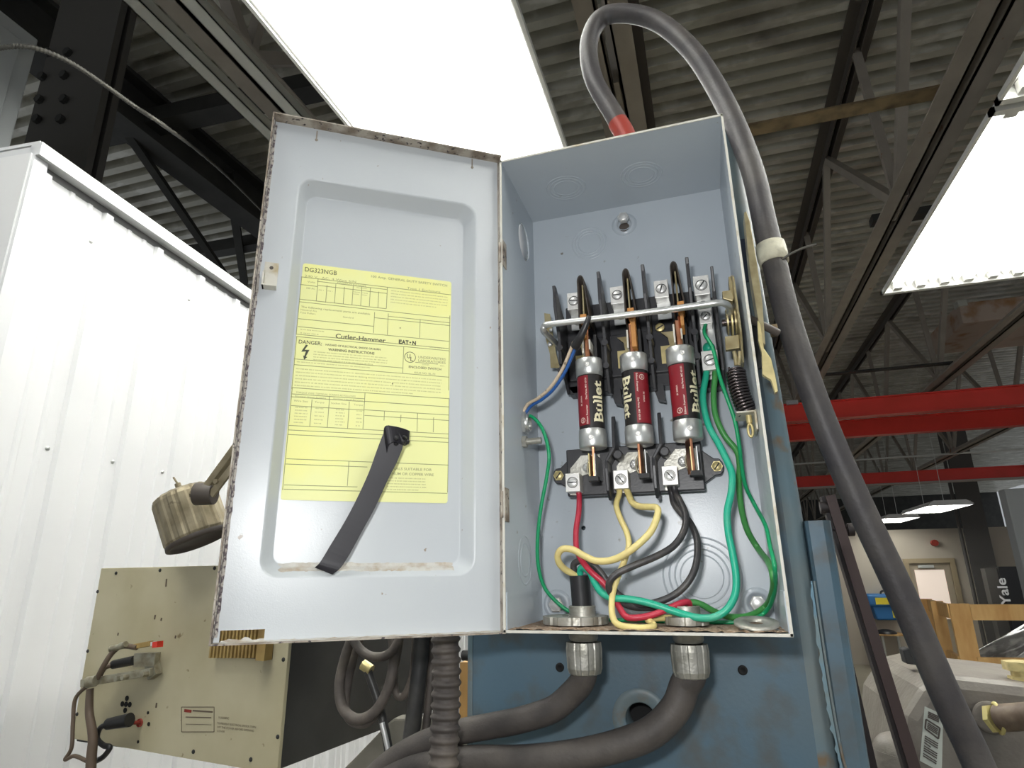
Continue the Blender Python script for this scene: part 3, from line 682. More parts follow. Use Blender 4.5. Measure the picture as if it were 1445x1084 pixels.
def facebox(mb, u0, v0, u1, v1, th=.0008):
    A, Bq, Cq, D = onc(u0, v0, FO), onc(u1, v0, FO), onc(u1, v1, FO), onc(u0, v1, FO)
    for p, q in ((A, Bq), (Bq, Cq), (Cq, D), (D, A)): mb.bar(p, q, th, .0004, CN)
facebox(mb, 256, 998, 302, 1033); mb.bar(onc(262, 1012, FO), onc(298, 1013, FO), .0012, .0004, CN); mb.bar(onc(262, 1022, FO), onc(298, 1023, FO), .0005, .0004, CN)
mb.bar(onc(272, 1003, FO), onc(300, 1005, FO), .002, .0004, CN); mb.build('rating_frame', 'brown_cord', t)
MB().bar(onc(260, 1003, FO), onc(270, 1004, FO), .004, .0004, CN).build('red_emblem', 'red_boot', t)
mb = MB()
o_ = onc(308, 1014, FO)
put_text(mb, 'WARNING', lambda a, b: o_+CU*a+Vector((0, 0, b)), .022, .0032)
for k, tx in enumerate(('TO PREVENT ELECTRICAL SHOCK TURN', 'OFF THE POWER BEFORE OPENING', 'COVER')):
    oo = onc(306, 1022+5.5*k, FO); put_text(mb, tx, lambda a, b: oo+CU*a+Vector((0, 0, b)), (.078, .074, .016)[k], .0030)
mb.build('warning_print', 'brown_cord', t)
mb = MB()
for px, py, l_ in ((235, 817, .016), (219, 868, .009), (228, 872, .006), (248, 897, .006), (221, 992, .010), (167, 893, .006)): mb.bar(onc(px, py, FO), onc(px-1, py+l_*700, FO), .003, .0004, CN)
mb.build('rust_stain', 'brown_cord', t)
# ochre cooling fins on the face
t2 = thing('heat_sink', 'ochre finned heat sink on the beige cabinet, seen past the door corner', 'heat sink', onc(345, 920))
c0 = onc(306, 927, .005); c1 = onc(384, 927, .005); top = onc(384, 886, .005).z
u_ = (c1-c0); W_ = u_.length; n = 15
Th = Matrix.Translation(c0) @ Matrix.Rotation(a6, 4, 'Z')
MB().box((0, 0, 0), (W_, .003, top-c0.z), Th).build('back_plate', 'dark_joint', t2)
MB().box((W_-.017, -.016, 0), (W_, 0, top-c0.z), Th).build('end_block', 'ochre_fins', t2)
f0 = None
for k in range(n-2):
    x_ = k*(W_-.017)/(n-2)
    if f0 is None: f0 = MB().box((0, -.016, 0), (.0034, 0, top-c0.z), Th).build('fin', 'ochre_fins', t2)
    else: c = f0.copy(); COL.objects.link(c); c.location = f0.location + u_.normalized()*x_
# plugs and cords
def P3(px, py, off): return onc(px, py, off)
t = thing('cable_bracket', 'greasy metal clamp bar holding cords off the face of the beige cabinet', 'bracket', P3(180, 955, .03))
MB().bar(P3(117, 964, .05), P3(215, 948, .02), .012, .012).build('bar', 'greasy_metal', t, bevel=.001)
MB().bar(P3(212, 925, .012), P3(219, 955, .012), .012, .02, CU).build('end_plate', 'greasy_metal', t)
for px, py in ((171, 957), (208, 951), (180, 955)): c = P3(px, py, .04); MB().cyl(c, c-CN*.010, .0045, n=6, smooth=False).build('bolt', 'greasy_metal', t)
MB().cyl(P3(123, 963, .06), P3(135, 961, .055), .0085, n=12).build('hook', 'greasy_metal', t)
t = thing('signal_plug', 'slim grey plug with a bright red tip, uppermost on the beige cabinet', 'plug', P3(200, 912, .03))
MB().bar(P3(188, 913, .035), P3(214, 908, .03), .009, .008).build('plug_body', 'ochre_fins', t, bevel=.001)
MB().bar(P3(214, 909, .03), P3(219, 908, .03), .005, .006).build('white_ring', 'white_paint', t)
MB().bar(P3(219, 910, .03), P3(226, 909, .03), .011, .009).build('tip', 'connector_red', t, label='bright red tip')
MB().tube([P3(193, 914, .037), P3(172, 912, .04), P3(158, 922, .045), P3(146, 940, .05), P3(137, 958, .05)], .0042, n=10).build('cord', 'brown_cord', t)
MB().tube([P3(178, 909, .045), P3(165, 914, .045), P3(157, 916, .045)], .0048, n=10, rf=lambda L: .0046+.0012*math.sin(L*1500)).build('spring_sleeve', 'greasy_metal', t)
t = thing('power_plug', 'black round plug between the red-tipped plug and the clamp bar', 'plug', P3(175, 935, .03))
MB().cyl(P3(160, 938, .03), P3(190, 932, .03), .007, .0075, n=14).build('plug_body', 'plug_black', t)
MB().bar(P3(192, 931, .025), P3(222, 930, .012), .015, .02).build('socket_shell', 'greasy_metal', t)
MB().tube([P3(161, 938, .03), P3(148, 942, .04), P3(140, 955, .045)], .0045, n=10).build('cord', 'brown_cord', t)
t = thing('side_plug', 'black angled plug pushed into the red-ringed hole low on the beige cabinet', 'plug', P3(175, 1018, .03))
MB().cyl(P3(152, 1022, .035), P3(183, 1016, .03), .0085, .0105, n=14).build('plug_body', 'plug_black', t)
MB().cyl(P3(183, 1020, .02), P3(199, 1020, .004), .003, n=10).build('pin', 'red_boot', t)
MB().lathe(P3(198, 1020, .004), -CN, [(.0045, 0), (.0048, .003), (.0062, .003), (.0062, 0)], 18).build('ring', 'red_boot', t)
MB().tube([P3(156, 1022, .035), P3(142, 1027, .035), P3(137, 1042, .035), P3(146, 1052, .035), P3(155, 1055, .035), P3(146, 1068, .035), P3(134, 1075, .035)], .0042, n=10).build('cord', 'black_sleeve', t)
tag(MB().tube([P3(128, 965, .05), P3(107, 985, .05), P3(103, 1020, .05), P3(101, 1055, .05), P3(92, 1072, .05), P3(105, 1067, .05), P3(122, 1074, .05)], .0030, n=10).build('loose_cord', 'brown_cord'), 'thin loose brown cord bowing out left of the beige cabinet', 'cord')
tag(MB().tube([P3(127, 972, .05), P3(126, 1005, .05), P3(131, 1040, .05), P3(129, 1070, .05), P3(127, 1110, .05)], .0072, n=12, rf=lambda L: .0055+.02*min(L, .1)).build('cord_bundle', 'brown_cord'), 'thick bundle of cords dropping from the clamp bar to the bottom edge', 'cord')

# ================================================================== LAMP HEAD
LY = .35
axp = aty(275, 688, LY); 
t = thing('work_light', 'dirty brass-coloured round machine work light on a jointed arm, left of the open door', 'light', aty(268, 730, LY))
top = aty(258, 694, LY); bot = aty(274, 772, LY); ax = (bot-top)
ax = (ax + Vector((0, .016, 0))).normalized(); Lh = .088
n = 48
mb = MB()
flute = lambda a: 1 + (.035 if (a*8/PI) % 1 < .5 else 0)
mb.lathe(top, ax, [(0, 0), (.040, .001), (.047, .006), (.049, .012), (.050, Lh-.008), (.047, Lh)], 96, 0, False, flute)
mb.build('housing', 'lamp_head_metal', t)
MB().lathe(top+ax*(Lh-.004), ax, [(.051, 0), (.0515, .006), (.046, .008), (.045, .002), (0, .002)], 48).build('lens_ring', 'dark_joint', t)
jc = aty(291, 697, LY-.045)
MB().cyl(jc-Vector((.016, .004, 0)), jc+Vector((.012, .004, 0)), .018, .017, n=20).build('swivel_joint', 'dark_joint', t, bevel=.001)
MB().cyl(jc-Vector((.024, .006, 0)), jc-Vector((.016, 0.004, 0)), .006, n=6, smooth=False).build('swivel_bolt', 'lamp_head_metal', t)
MB().bar(aty(293, 692, LY-.045), aty(360, 600, LY-.045), .012, .02, Vector((0, 1, 0))).build('arm', 'lamp_head_metal', t, bevel=.001)
MB().bar(aty(298, 699, LY-.052), aty(366, 610, LY-.052), .012, .004, Vector((0, 1, 0))).build('arm_side', 'lamp_head_metal', t)
MB().bar(aty(358, 603, LY-.045), (-.083, LY-.03, 2.30), .012, .02, Vector((0, 1, 0))).build('rear_arm', 'lamp_head_metal', t, bevel=.001)
c = aty(306, 680, LY-.06); MB().cyl(c, c+Vector((0, -.004, 0)), .004, n=10).build('arm_screw', 'lamp_head_metal', t)
c = aty(252, 687, LY); MB().cyl(c, c-ax*.006, .005, n=8).cyl(c-ax*.006, c-ax*.018+Vector((-.004, 0, 0)), .0016, n=6).build('toggle', 'lamp_head_metal', t)

# ================================================================== CAST MOTOR HOUSING, RIGHT
motor = t = thing('motor_housing', 'rounded grey cast-iron housing with a warning label, bottom right corner', 'machine', (.6, 1, 1.6))
MY = .8
mb = MB()
q = [aty(*p, MY) for p in ((1283, 1000), (1300, 968), (1345, 955), (1445, 966), (1620, 985))]
prof = [(aty(1262, 1200, MY).x, 1.4)] + [(aty(1272, 1080, MY).x, aty(1272, 1080, MY).z), (aty(1278, 1010, MY).x, aty(1278, 1010, MY).z), (q[1].x, q[1].z-.006), (q[1].x+.018, q[1].z+.008), (q[2].x, q[2].z), (q[3].x, q[3].z), (q[4].x, q[4].z-.002), (q[4].x, 1.4)]
mb.prism([(a, MY, b) for a, b in prof], (0, .34, 0)).build('casting', 'cast_grey', t, bevel=.018)
s0 = [aty(*p, MY-.001) for p in ((1305, 997), (1331, 1009), (1329, 1090), (1298, 1074))]
MB().prism(s0, (0, .0008, 0)).build('warning_sticker', 'sticker', t, label='tall pale green-white warning sticker')
mb = MB()
su = (s0[1]-s0[0]); sv = (s0[3]-s0[0])
def st(a, b): return s0[0]+su*a+sv*b+Vector((0, -.0006, 0))
for b0 in (.07, .10, .13, .16): mb.bar(st(.2, b0), st(.8, b0), .0022, .0004, Vector((0, 1, 0)))
for p, q_ in (((.12, .22), (.88, .26)), ((.88, .26), (.85, .46)), ((.85, .46), (.12, .39)), ((.12, .39), (.12, .22))): mb.bar(st(*p), st(*q_), .0024, .0004, Vector((0, 1, 0)))
for b0 in (.27, .30, .33, .36): mb.bar(st(.22, b0), st(.78, b0+.03), .0018, .0004, Vector((0, 1, 0)))
for b0 in (.52, .56, .60, .64, .70, .74, .78, .84, .88): mb.bar(st(.14, b0), st(.86 if b0 != .64 else .5, b0+.03), .0018, .0004, Vector((0, 1, 0)))
mb.build('sticker_print', 'dark_joint', t)
mb = MB(); mb.dome(aty(1262, 1062, MY), (0, -.5, 1), .032, .03); mb.cyl(aty(1262, 1062, MY), aty(1262, 1150, MY), .032).build('side_lug', 'cast_grey', t)
MB().cyl(aty(1398, 1013, MY-.004), aty(1398, 1013, MY-.02), .024, n=24).build('port_boss', 'cast_grey', t, bevel=.004)
t = thing('pipe_fitting', 'rusty pipe screwed into the grey housing, yellow tape on its thread', 'pipe', aty(1420, 1014, MY-.05))
a = aty(1403, 1014, MY-.02); b_ = aty(1500, 1008, MY-.10); d = (b_-a).normalized()
MB().cyl(a+d*.01, b_, .0195, n=24).build('pipe', mat('pipe_brown', (.11, .075, .05), .55, 0, (.19, .14, .1), 50, .4, .7), t)
MB().tube([a+d*.006+Vector((.001*math.cos(k), 0, .021*math.sin(k)))+Vector((0, .021*math.cos(k), 0)) for k in [i*PI/8 for i in range(17)]], .003, n=8, sub=2).build('thread_tape', 'yellow_tape', t)
MB().cyl(a-d*.004, a+d*.004, .0215, n=6, smooth=False).build('hex_neck', 'yellow_tape', t)
t = thing('brass_fitting', 'brass threaded fitting on top of the grey housing at the right edge', 'fitting', aty(1440, 962, MY+.1))
c = aty(1446, 966, MY+.06); MB().cyl(c, c+Vector((0, 0, .012)), .022, n=6, smooth=False).build('flange', 'brass', t)
MB().cyl(c+Vector((0, 0, .012)), c+Vector((0, 0, .022)), .016, n=20).build('neck', 'brass', t)
MB().cyl(c+Vector((0, 0, .022)), c+Vector((0, 0, .036)), .026, n=6, smooth=False).build('hex_cap', 'brass', t)
(MB().prism([aty(*p, .9) for p in ((1274, 917), (1282, 914), (1300, 925), (1300, 940), (1279, 937))], (0, .03, 0)).build('rubber_stop', 'plug_black', motor, bevel=.002), 0)

# ================================================================== SWITCH BOX
W, H, D, TH = 206, 430, 115, 1.6
box = thing('safety_switch_box', 'open grey steel safety switch box bolted to the blue machine column', 'switch box', B(103, 115, 0))
def X_(v): return Vector((v/1000, 0, 0))
vx, vy, vz = Vector((.001, 0, 0)), Vector((0, .001, 0)), Vector((0, 0, .001))
# back sheet with small hole and keyhole
mb = MB(); mb.plate([[(0, 0), (W, 0), (W, H), (0, H)], circ(43, 84, 2.2, 16), circ(103.5, 404.5, 4.2, 20)], B(0, D, 0), vx, vz, vy*TH)
mb.build('back_sheet', 'grey_enamel', box)
mb = MB(); mb.plate([[(0, 0), (D, 0), (D, H), (0, H)], circ(76, 383, 20.5, 36)], B(0, 0, 0), vy, vz, vx*-TH)
mb.build('left_side', 'grey_enamel', box)
mb = MB(); mb.bx((W, 0, 0), (W+TH, D, H)); mb.build('right_side', 'grey_enamel', box)
mb = MB(); mb.bx((-TH, 0, H), (W+TH, D, H+TH)); mb.build('top_sheet', 'grey_enamel', box)
mb = MB(); mb.plate([[(-TH, 0), (W+TH, 0), (W+TH, D), (-TH, D)], circ(50, 57, 13, 28), circ(135, 57, 13, 28), circ(186, 30, 7, 24)], B(0, 0, 0), vx, vy, vz*-TH)
mb.build('bottom_sheet', 'grey_enamel', box)
# bare cream edges of the sheet
mb = MB(); e = .7
mb.bx((-TH-.2, -e, -TH), (.2, 0, H+TH)); mb.bx((W-.2, -e, -TH), (W+TH+.2, 0, H+TH)); mb.bx((-TH, -e, -TH-.2), (W+TH, 0, .3)); mb.bx((-TH, -e, H-.2), (W+TH, 0, H+TH+.2))
mb.build('front_edge', 'cream_edge', box)
# corner tabs and dirt settled on the floor
for a_ in ((0, 2, 0), (W-.8, 2, 0)): MB().bx(a_, (a_[0]+.8, 34, 28)).build('corner_tab', 'grey_enamel', box)
mb = MB(); g = 60
vs = []
for i in range(g+1):
    for j in range(12):
        x_ = 1+(W-2)*i/g; y_ = 1+110*j/11
        vs.append(B(x_, y_, .05+.9*max(0, random.random()-.25)+(1.3*random.random() if j < 2 else 0)))
fs = [(i*12+j, (i+1)*12+j, (i+1)*12+j+1, i*12+j+1) for i in range(g) for j in range(11)]
fs = [f for f in fs if math.hypot((vs[f[0]].x*1000)-186, (vs[f[0]].y*1000)-32) > 13]
mb.add(vs, fs, True); o = mb.build('rust_dust', 'rust_dust', box, recalc=False); o['kind'] = 'stuff'
# concentric knockouts: sunk ring grooves built as thin raised beads
def knock(o, ax, rs, nm='knockout', n=48):
    mb = MB()
    for r_ in rs: mb.lathe(o, ax, [(r_-.0008, 0), (r_-.0003, .0005), (r_+.0003, .0005), (r_+.0008, 0)], n)
    o_ = mb.build(nm, 'grey_enamel', box); return o_
nb = Vector((0, -1, 0))
knock(B(149, D, 38), nb, (.0185, .0235, .0285, .034), n=64)
knock(B(64, D, 391), nb, (.0125, .0155, .019))
knock(B(51, 62, H), Vector((0, 0, -1)), (.0125, .0165, .0205))
knock(B(129, 64, H), Vector((0, 0, -1)), (.0125, .0165, .0205))
knock(B(0, 58, 54), Vector((1, 0, 0)), (.014, .021))
MB().lathe(B(149, D-.05, 38), nb, [(.0, .0002), (.0182, .0002)], 40).build('knockout_disc', 'grey_enamel', box)
# loose disc still hanging in the open left knockout
c = B(-1.0, 76, 383); MB().lathe(c, Vector((1, .06, -.03)), [(0, .0002), (.0192, .0002), (.0192, -.001), (0, -.001)], 36).build('loose_disc', 'white_trim', box, label='pale disc left in the open knockout')
# embossed pads and bolts
def hexbolt(c, ax, r_, h, name='bolt', wash=None, par=box, mt='steel_screw'):
    mb = MB(); c = Vector(c); ax = Vector(ax)
    if wash: mb.lathe(c, ax, [(0, 0), (wash, 0), (wash, .0012), (0, .0012)], 28)
    mb.lathe(c+ax*.001, ax, [(r_, 0), (r_, h*.8), (r_*.85, h), (0, h)], 6, 0, False)
    mb.lathe(c+ax*(h+.001), ax, [(r_*.72, 0), (r_*.66, .0003), (0, .0003)], 20)
    return mb.build(name, mt, par)
for x_, z_ in ((14.5, 14), (193.5, 15)):
    MB().lathe(B(x_, D, z_), nb, [(.0135, 0), (.0115, .0022), (.0085, .0026), (.0085, .0018), (0, .0018)], 36).build('embossed_pad', 'grey_enamel', box)
    hexbolt(B(x_, D-2.2, z_), nb, .0072, .0045)
MB().lathe(B(103.5, D, 407), nb, [(.0135, 0), (.0115, .0022), (.0075, .0026), (.0070, .0005)], 36).build('embossed_pad', 'grey_enamel', box)
MB().cyl(B(103.5, D-2.2, 402.5), B(103.5, D-2.5, 402.5), .0055, n=20).build('keyhole', 'dark_joint', box)
hexbolt(B(103.8, D-5, 410.5), nb, .0062, .0055)
MB().cyl(B(103.8, D+2, 411), B(103.8, D-5, 411), .0032, n=14).build('bolt_shank', 'steel_screw', box)
# side stud and conduit lock nut on the left wall
mb = MB(); a = B(.2, 57, 161); hx = Vector((1, 0, 0)); mb.lathe(a, hx, [(.0058, 0), (.0058, .004), (0, .0042)], 6, 0, False); mb.cyl(a+hx*.004, a+hx*.018, .0031, n=14)
mb.build('side_stud', 'cast_zinc', box)
mb = MB(); a = B(.2, 62, 180); mb.lathe(a, hx, [(.006, 0), (.0115, 0), (.0115, .003), (.006, .003)], 6, 0, False); mb.lathe(a, hx, [(.0085, .003), (.0085, .006), (.0062, .006), (.006, 0)], 24)
mb.build('lock_nut', 'zinc', box)
# hinge leaves
for p_, q_ in ((338, 374), (688, 736)):
    zt_ = aty(712, p_, 0).z; zb_ = aty(712, q_, 0).z
    mb = MB(); mb.box((.0002, -.001, zb_), (.0010, .010, zt_)); mb.cyl((-.002, -.0012, zb_+.003), (-.002, -.0012, zt_-.003), .0013, n=12)
    mb.build('hinge', 'dirty_edge', box, bevel=.0002)
# earless washer lying in the bottom knockout at right
t = tag(MB().lathe(B(186, 24, 4.5), Vector((0.02, -.22, 1)), [(.0055, 0), (.0055, .0016), (.0158, .0016), (.0158, 0)], 40).build('reducing_washer', 'cast_zinc'), 'large flat washer lying on the box floor at the front right corner', 'washer')

# ---- door
th = .6081
DU = Vector((-math.cos(th), -math.sin(th), 0)); DN = Vector((math.sin(th), -math.cos(th), 0)); DH = Vector((-.0015, -.001, Z0))
def Dp(x, y, z): return DH + DU*(x/1000) + DN*(y/1000) + Vector((0, 0, z/1000))
DW, DB, DT = 210, -2.5, 438.5
du, dz = DU/1000, Vector((0, 0, .001))
RX0, RX1, RZ0, RZ1 = 20, 184, 41, 385
IX0, IX1, IZ0, IZ1 = 30.5, 175.5, 51, 374
notch = [(DW-34.5, DB), (DW-34.5, 6.5), (DW-5, 6.5), (DW-5, DB)]
mb = MB()
outer = [(-2, DT), (-2, DB)] + [notch[0], notch[1], notch[2], notch[3]] + [(DW, DB), (DW, DT)]
rim = rrect(RX0, RZ0, RX1, RZ1, 14, 8); flo = rrect(IX0, IZ0, IX1, IZ1, 9, 8)
bm = bmesh.new(); es = []
for lp in (outer, rim):
    vv = [bm.verts.new((a, b, 0)) for a, b in lp]; es += [bm.edges.new((vv[i], vv[(i+1) % len(vv)])) for i in range(len(vv))]
bmesh.ops.triangle_fill(bm, use_beauty=True, use_dissolve=False, edges=es); bm.verts.index_update()
vs0 = [(q.co.x, q.co.y) for q in bm.verts]; fs0 = [[q.index for q in f.verts] for f in bm.faces]; bm.free()
mb.add([Dp(a, -12, b) for a, b in vs0], fs0)
nl = len(rim)
steps = [(0, -12), (.06, -12.1), (.14, -13.2), (.3, -16.5), (.7, -22.5), (.86, -25.2), (.94, -25.9), (1, -26)]
rows = [[Dp(r0[0]+(r1[0]-r0[0])*s_, d_, r0[1]+(r1[1]-r0[1])*s_) for r0, r1 in zip(rim, flo)] for s_, d_ in steps]
for a, b in zip(rows, rows[1:]): mb.add(a+b, [(i, (i+1) % nl, nl+(i+1) % nl, nl+i) for i in range(nl)], True)
mb.add([Dp(a, -26, b) for a, b in flo], [tuple(range(nl))])
door = mb.build('door', 'door_enamel', box, weld=True)
mo = door.modifiers.new('thick', 'SOLIDIFY'); mo.thickness = .0012; mo.offset = 0
def db(mb, a, b):
    x0, y0, z0 = a; x1, y1, z1 = b
    vs = [Dp(x, y, z) for z in (z0, z1) for x, y in ((x0, y0), (x1, y0), (x1, y1), (x0, y1))]
    return mb.add(vs, [(0, 3, 2, 1), (4, 5, 6, 7), (0, 1, 5, 4), (1, 2, 6, 5), (2, 3, 7, 6), (3, 0, 4, 7)])
mb = MB(); db(mb, (DW-1.2, -12, DB), (DW, 0, DT)); db(mb, (-2, -12, DT-1.2), (DW, 0, DT)); db(mb, (-2, -12, DB), (DW, 0, DB+1.2)); db(mb, (-2, -12, DB), (-.8, -2, DT))
mb.build('door_flange', 'dirty_edge', door)
mb = MB()                                       # perished gasket along the left edge
L_ = []; R_ = []
for i in range(140):
    z_ = 2+432*i/139; wv = .1+.5*abs(math.sin(i*.71)*math.sin(i*.23+1))+.5*random.random()
    L_.append((DW-1.4, z_)); R_.append((DW-3.0-wv, z_))
k = 140; vs = [Dp(a, -11.9, b) for a, b in L_]+[Dp(a, -11.2, b) for a, b in L_]+[Dp(a, -11.2, b) for a, b in R_]+[Dp(a, -11.9, b) for a, b in R_]
mb.add(vs, [(r*k+i, r*k+i+1, (r+1)*k+i+1, (r+1)*k+i) for r in range(3) for i in range(k-1)], False)
db(mb, (DW-1.8, -11.5, 2), (DW-1.25, -3.5, DT-3))
mb.build('gasket', 'old_gasket', door, recalc=False)
mb = MB()
vs = []; 
for i in range(80):
    x_ = 1+203*i/79; vs += [Dp(x_, -1, DB+1.3), Dp(x_, -11.8, DB+1.35+.6*random.random()), Dp(x_, -11.7, DB+2.2+3.0*random.random()**2)]
mb.add(vs, [(i*3+j, i*3+3+j, i*3+4+j, i*3+1+j) for i in range(79) for j in range(2)], False)
vs = []
for i in range(60):
    x_ = 36+136*i/59; w_ = 1.5+2.5*abs(math.sin(i*.33))*random.random()+ (3.5 if i > 34 else 0)*random.random()
    vs += [Dp(x_, -25.3, IZ0+.3+w_*.3), Dp(x_, -24.0, IZ0-1.3), Dp(x_, -19.8, IZ0-3.6), Dp(x_, -16.3, IZ0-6.2-w_*.3)]
mb.add(vs, [(i*4+j, i*4+4+j, i*4+5+j, i*4+1+j) for i in range(59) for j in range(3)], False)
mb.build('settled_dirt', mat('settled_dirt', (.52, .51, .47), .7, 0, (.36, .29, .21), 110, .42, .7, bump=.3, bscale=300), door, recalc=False)
# latch bracket
mb = MB(); db(mb, (DW-17.5, -11.8, 272), (DW-6.5, -10.6, 296)); db(mb, (DW-17.5, -11.8, 271), (DW-6.5, -2, 272.2))
vs = [Dp(DW-6.5, y, z) for y, z in ((-11.5, 271), (-2, 271), (0, 275), (-1, 282), (-6, 286), (-11.5, 284))]
mb.prism(vs, DU*-.0012); mb.build('latch_bracket', 'cream_edge', door)
mb = MB(); mb.cyl(Dp(DW-12, -10.9, 291), Dp(DW-12, -10.4, 291), .0016, n=14); mb.build('latch_hole', 'dark_joint', door)
for x_, z_ in ((DW-38, DT-13), (25, DT-12)): mb = MB(); db(mb, (x_-.5, -11.6, z_), (x_+.7, -11.2, z_+10)); mb.cyl(Dp(x_, -11.6, z_), Dp(x_, -10.9, z_), .0014, n=8); mb.build('edge_weld', 'dirty_edge', door)
# yellow instruction label, flat on the door's recess
LX, LZ = 174.0, 306.5
FL = -25.3
def Lb(a, b, off=0): return Dp(LX-a, FL+off, LZ-b)
mb = MB(); r0 = rrect(0, 0, 133, 206.5, 2.2, 4); mb.prism([Lb(a, b) for a, b in r0], DN*.00025); mb.build('instruction_label', 'label_yellow', door, label='large yellow printed instruction label')
LINES = [(-0.5, 13.8, 132.8, 13.3), (13.0, 15.7, 73.5, 16.2), (13.4, 19.3, 73.7, 20.3), (-0.9, 21.0, 13.6, 20.8), (0.1, 35.1, 74.0, 34.5), (0.1, 39.7, 132.1, 34.7), (13.4, 13.9, 13.9, 35.1), (21.4, 18.6, 21.7, 35.3), (28.8, 16.4, 29.1, 34.9), (36.3, 18.3, 36.5, 34.8), (43.8, 16.2, 44.0, 34.8), (51.4, 16.3, 51.4, 34.4), (58.9, 15.9, 59.0, 34.3), (66.4, 19.0, 66.6, 34.5), (73.9, 13.4, 74.0, 34.5), (63.5, 39.4, 64.2, 59.3), (75.8, 39.2, 76.1, 59.7), (104.7, 41.5, 104.8, 59.5), (63.8, 44.6, 132.4, 44.7), (75.9, 41.9, 132.3, 41.9), (0.4, 53.4, 63.8, 52.5), (0.7, 60.6, 132.1, 59.8), (-0.2, 67.8, 131.5, 66.7), (-0.0, 69.5, 132.1, 69.3), (-0.0, 69.5, 1.0, 115.8), (90.7, 69.2, 91.1, 94.2), (-0.0, 90.1, 90.5, 88.9), (0.5, 95.0, 132.1, 94.1), (132.1, 34.7, 132.1, 69.3), (132.1, 69.3, 132.3, 106.9), (-0.5, 13.8, 0.3, 67.7), (0.6, 115.0, 133.0, 114.2), (0.6, 120.1, 59.8, 119.9), (0.4, 122.9, 60.0, 122.1), (1.2, 130.3, 59.9, 129.6), (16.8, 123.7, 17.4, 146.5), (30.7, 119.6, 31.1, 146.8), (47.1, 123.3, 47.3, 146.6), (59.5, 114.7, 59.8, 146.2), (76.5, 129.9, 77.0, 137.9), (91.0, 132.1, 90.8, 138.5), (105.1, 129.7, 105.2, 146.1), (119.4, 132.6, 119.2, 145.8), (59.4, 122.2, 132.8, 122.1), (59.9, 129.6, 132.9, 129.6), (60.3, 134.7, 133.0, 134.3), (0.8, 147.1, 132.8, 146.2), (1.0, 151.1, 132.8, 149.7), (1.1, 154.7, 132.9, 153.6), (1.4, 174.5, 133.3, 173.4), (1.1, 178.4, 65.1, 178.0), (49.8, 174.1, 50.2, 194.1), (1.6, 195.1, 58.0, 194.5), (1.5, 198.8, 132.7, 197.5), (0.6, 115.0, 1.0, 198.8), (133.0, 114.2, 132.7, 197.5)]
mb = MB()
for x0, y0, x1, y1 in LINES:
    if abs(x1-x0) > abs(y1-y0): y0 = y1 = (y0+y1)/2
    else: x0 = x1 = (x0+x1)/2
    p = Lb(x0, y0, .32); q = Lb(x1, y1, .32)
    mb.bar(p, q, .00046, .00008, DN)
mb.build('label_rules', 'line_ink', door)
mi = MB(); mf = MB()
def lt(t_, x0, yc, x1, h, mb_=None, bold=0, shear=0):
    put_text(mb_ or mi, t_, lambda a, b: Lb(x0+a, yc+h/2-b, .40), x1-x0, h, bold, 0, shear)
lt('DG323NGB', 2, 5.6, 29, 4.3, mi, .0)
lt('100 Amp. GENERAL DUTY SAFETY SWITCH', 59, 4.6, 129, 2.3, mf, .01)
lt('240 V.  AC, 4 Wire S/N', 2.3, 12.0, 46, 2.0, mf); lt('Type 1 Enclosure', 91.8, 11.9, 122.6, 2.2, mf)
lt('MAXIMUM RATINGS', 30, 14.2+.7, 55, 1.4, mf); lt('Horsepower', 47, 17.3, 56, 1.3, mf); lt('Volts', 5, 17.4, 11.5, 1.6, mf); lt('240 AC', 4.5, 23.5, 12, 1.6, mf)
lt('The following replacement parts are available', 1.6, 41.6, 60, 1.7, mf, .01); lt('Neutral Kit', 1.6, 44.3, 15, 1.5, mf); lt('Fuse Pullers', 1.6, 47, 14, 1.5, mf); lt('Standard', 37, 47, 46, 1.6, mf)
lt('Cutler-Hammer', 32.1, 65.9-.6, 74.8, 4.3, mi, .014)
lt('E', 86.3, 65.0, 89.0, 3.6, mi, .05); lt('A', 88.8, 65.0, 92.4, 3.6, mi, .05); lt('T', 92.2, 65, 95.0, 3.6, mi, .05); lt('N', 98.4, 65.0, 101.6, 3.6, mi, .05); mi.cyl(Lb(96.5, 65, .34), Lb(96.5, 65, .42), .0008, n=10)
lt('DANGER:', 2.5, 73.6, 21.2, 3.4, mi, .008); lt('HAZARD OF ELECTRICAL SHOCK OR BURN', 24.4, 74.2, 70.7, 1.7, mi, .012); lt('WARNING INSTRUCTIONS', 26.8, 78.3, 65.7, 2.3, mi, .016)
lt('UNDERWRITERS', 104.1, 78.0, 128.9, 2.4, mf, .01); lt('LABORATORIES', 104.2, 81.2, 128.9, 2.4, mf, .01); lt('INC.', 124, 84.4, 128, 1.3, mf); lt('ENCLOSED SWITCH', 96, 87.8, 125, 2.1, mi, .008); lt('ISSUE NO. BL-72', 101, 92.8, 119.9, 1.6, mf, .01); lt('LISTED', 108, 84.6, 114, 1.2, mf)
mi.bar(Lb(101.5, 83.2, .38), Lb(122, 83.2, .38), .0003, .00008, DN)
u_ = [Lb(96.8+4.6*math.cos(a*PI/20), 78.9+4.6*math.sin(a*PI/20), .4) for a in range(40)]
u2 = [Lb(96.8+5.1*math.cos(a*PI/20), 78.9+5.1*math.sin(a*PI/20), .4) for a in range(40)]
mi.add(u_+u2, [(i, (i+1) % 40, 40+(i+1) % 40, 40+i) for i in range(40)])
lt('U', 94.2, 77.9, 97.0, 4.0, mi, .01); lt('L', 97.2, 80.4, 99.6, 4.0, mi, .01)
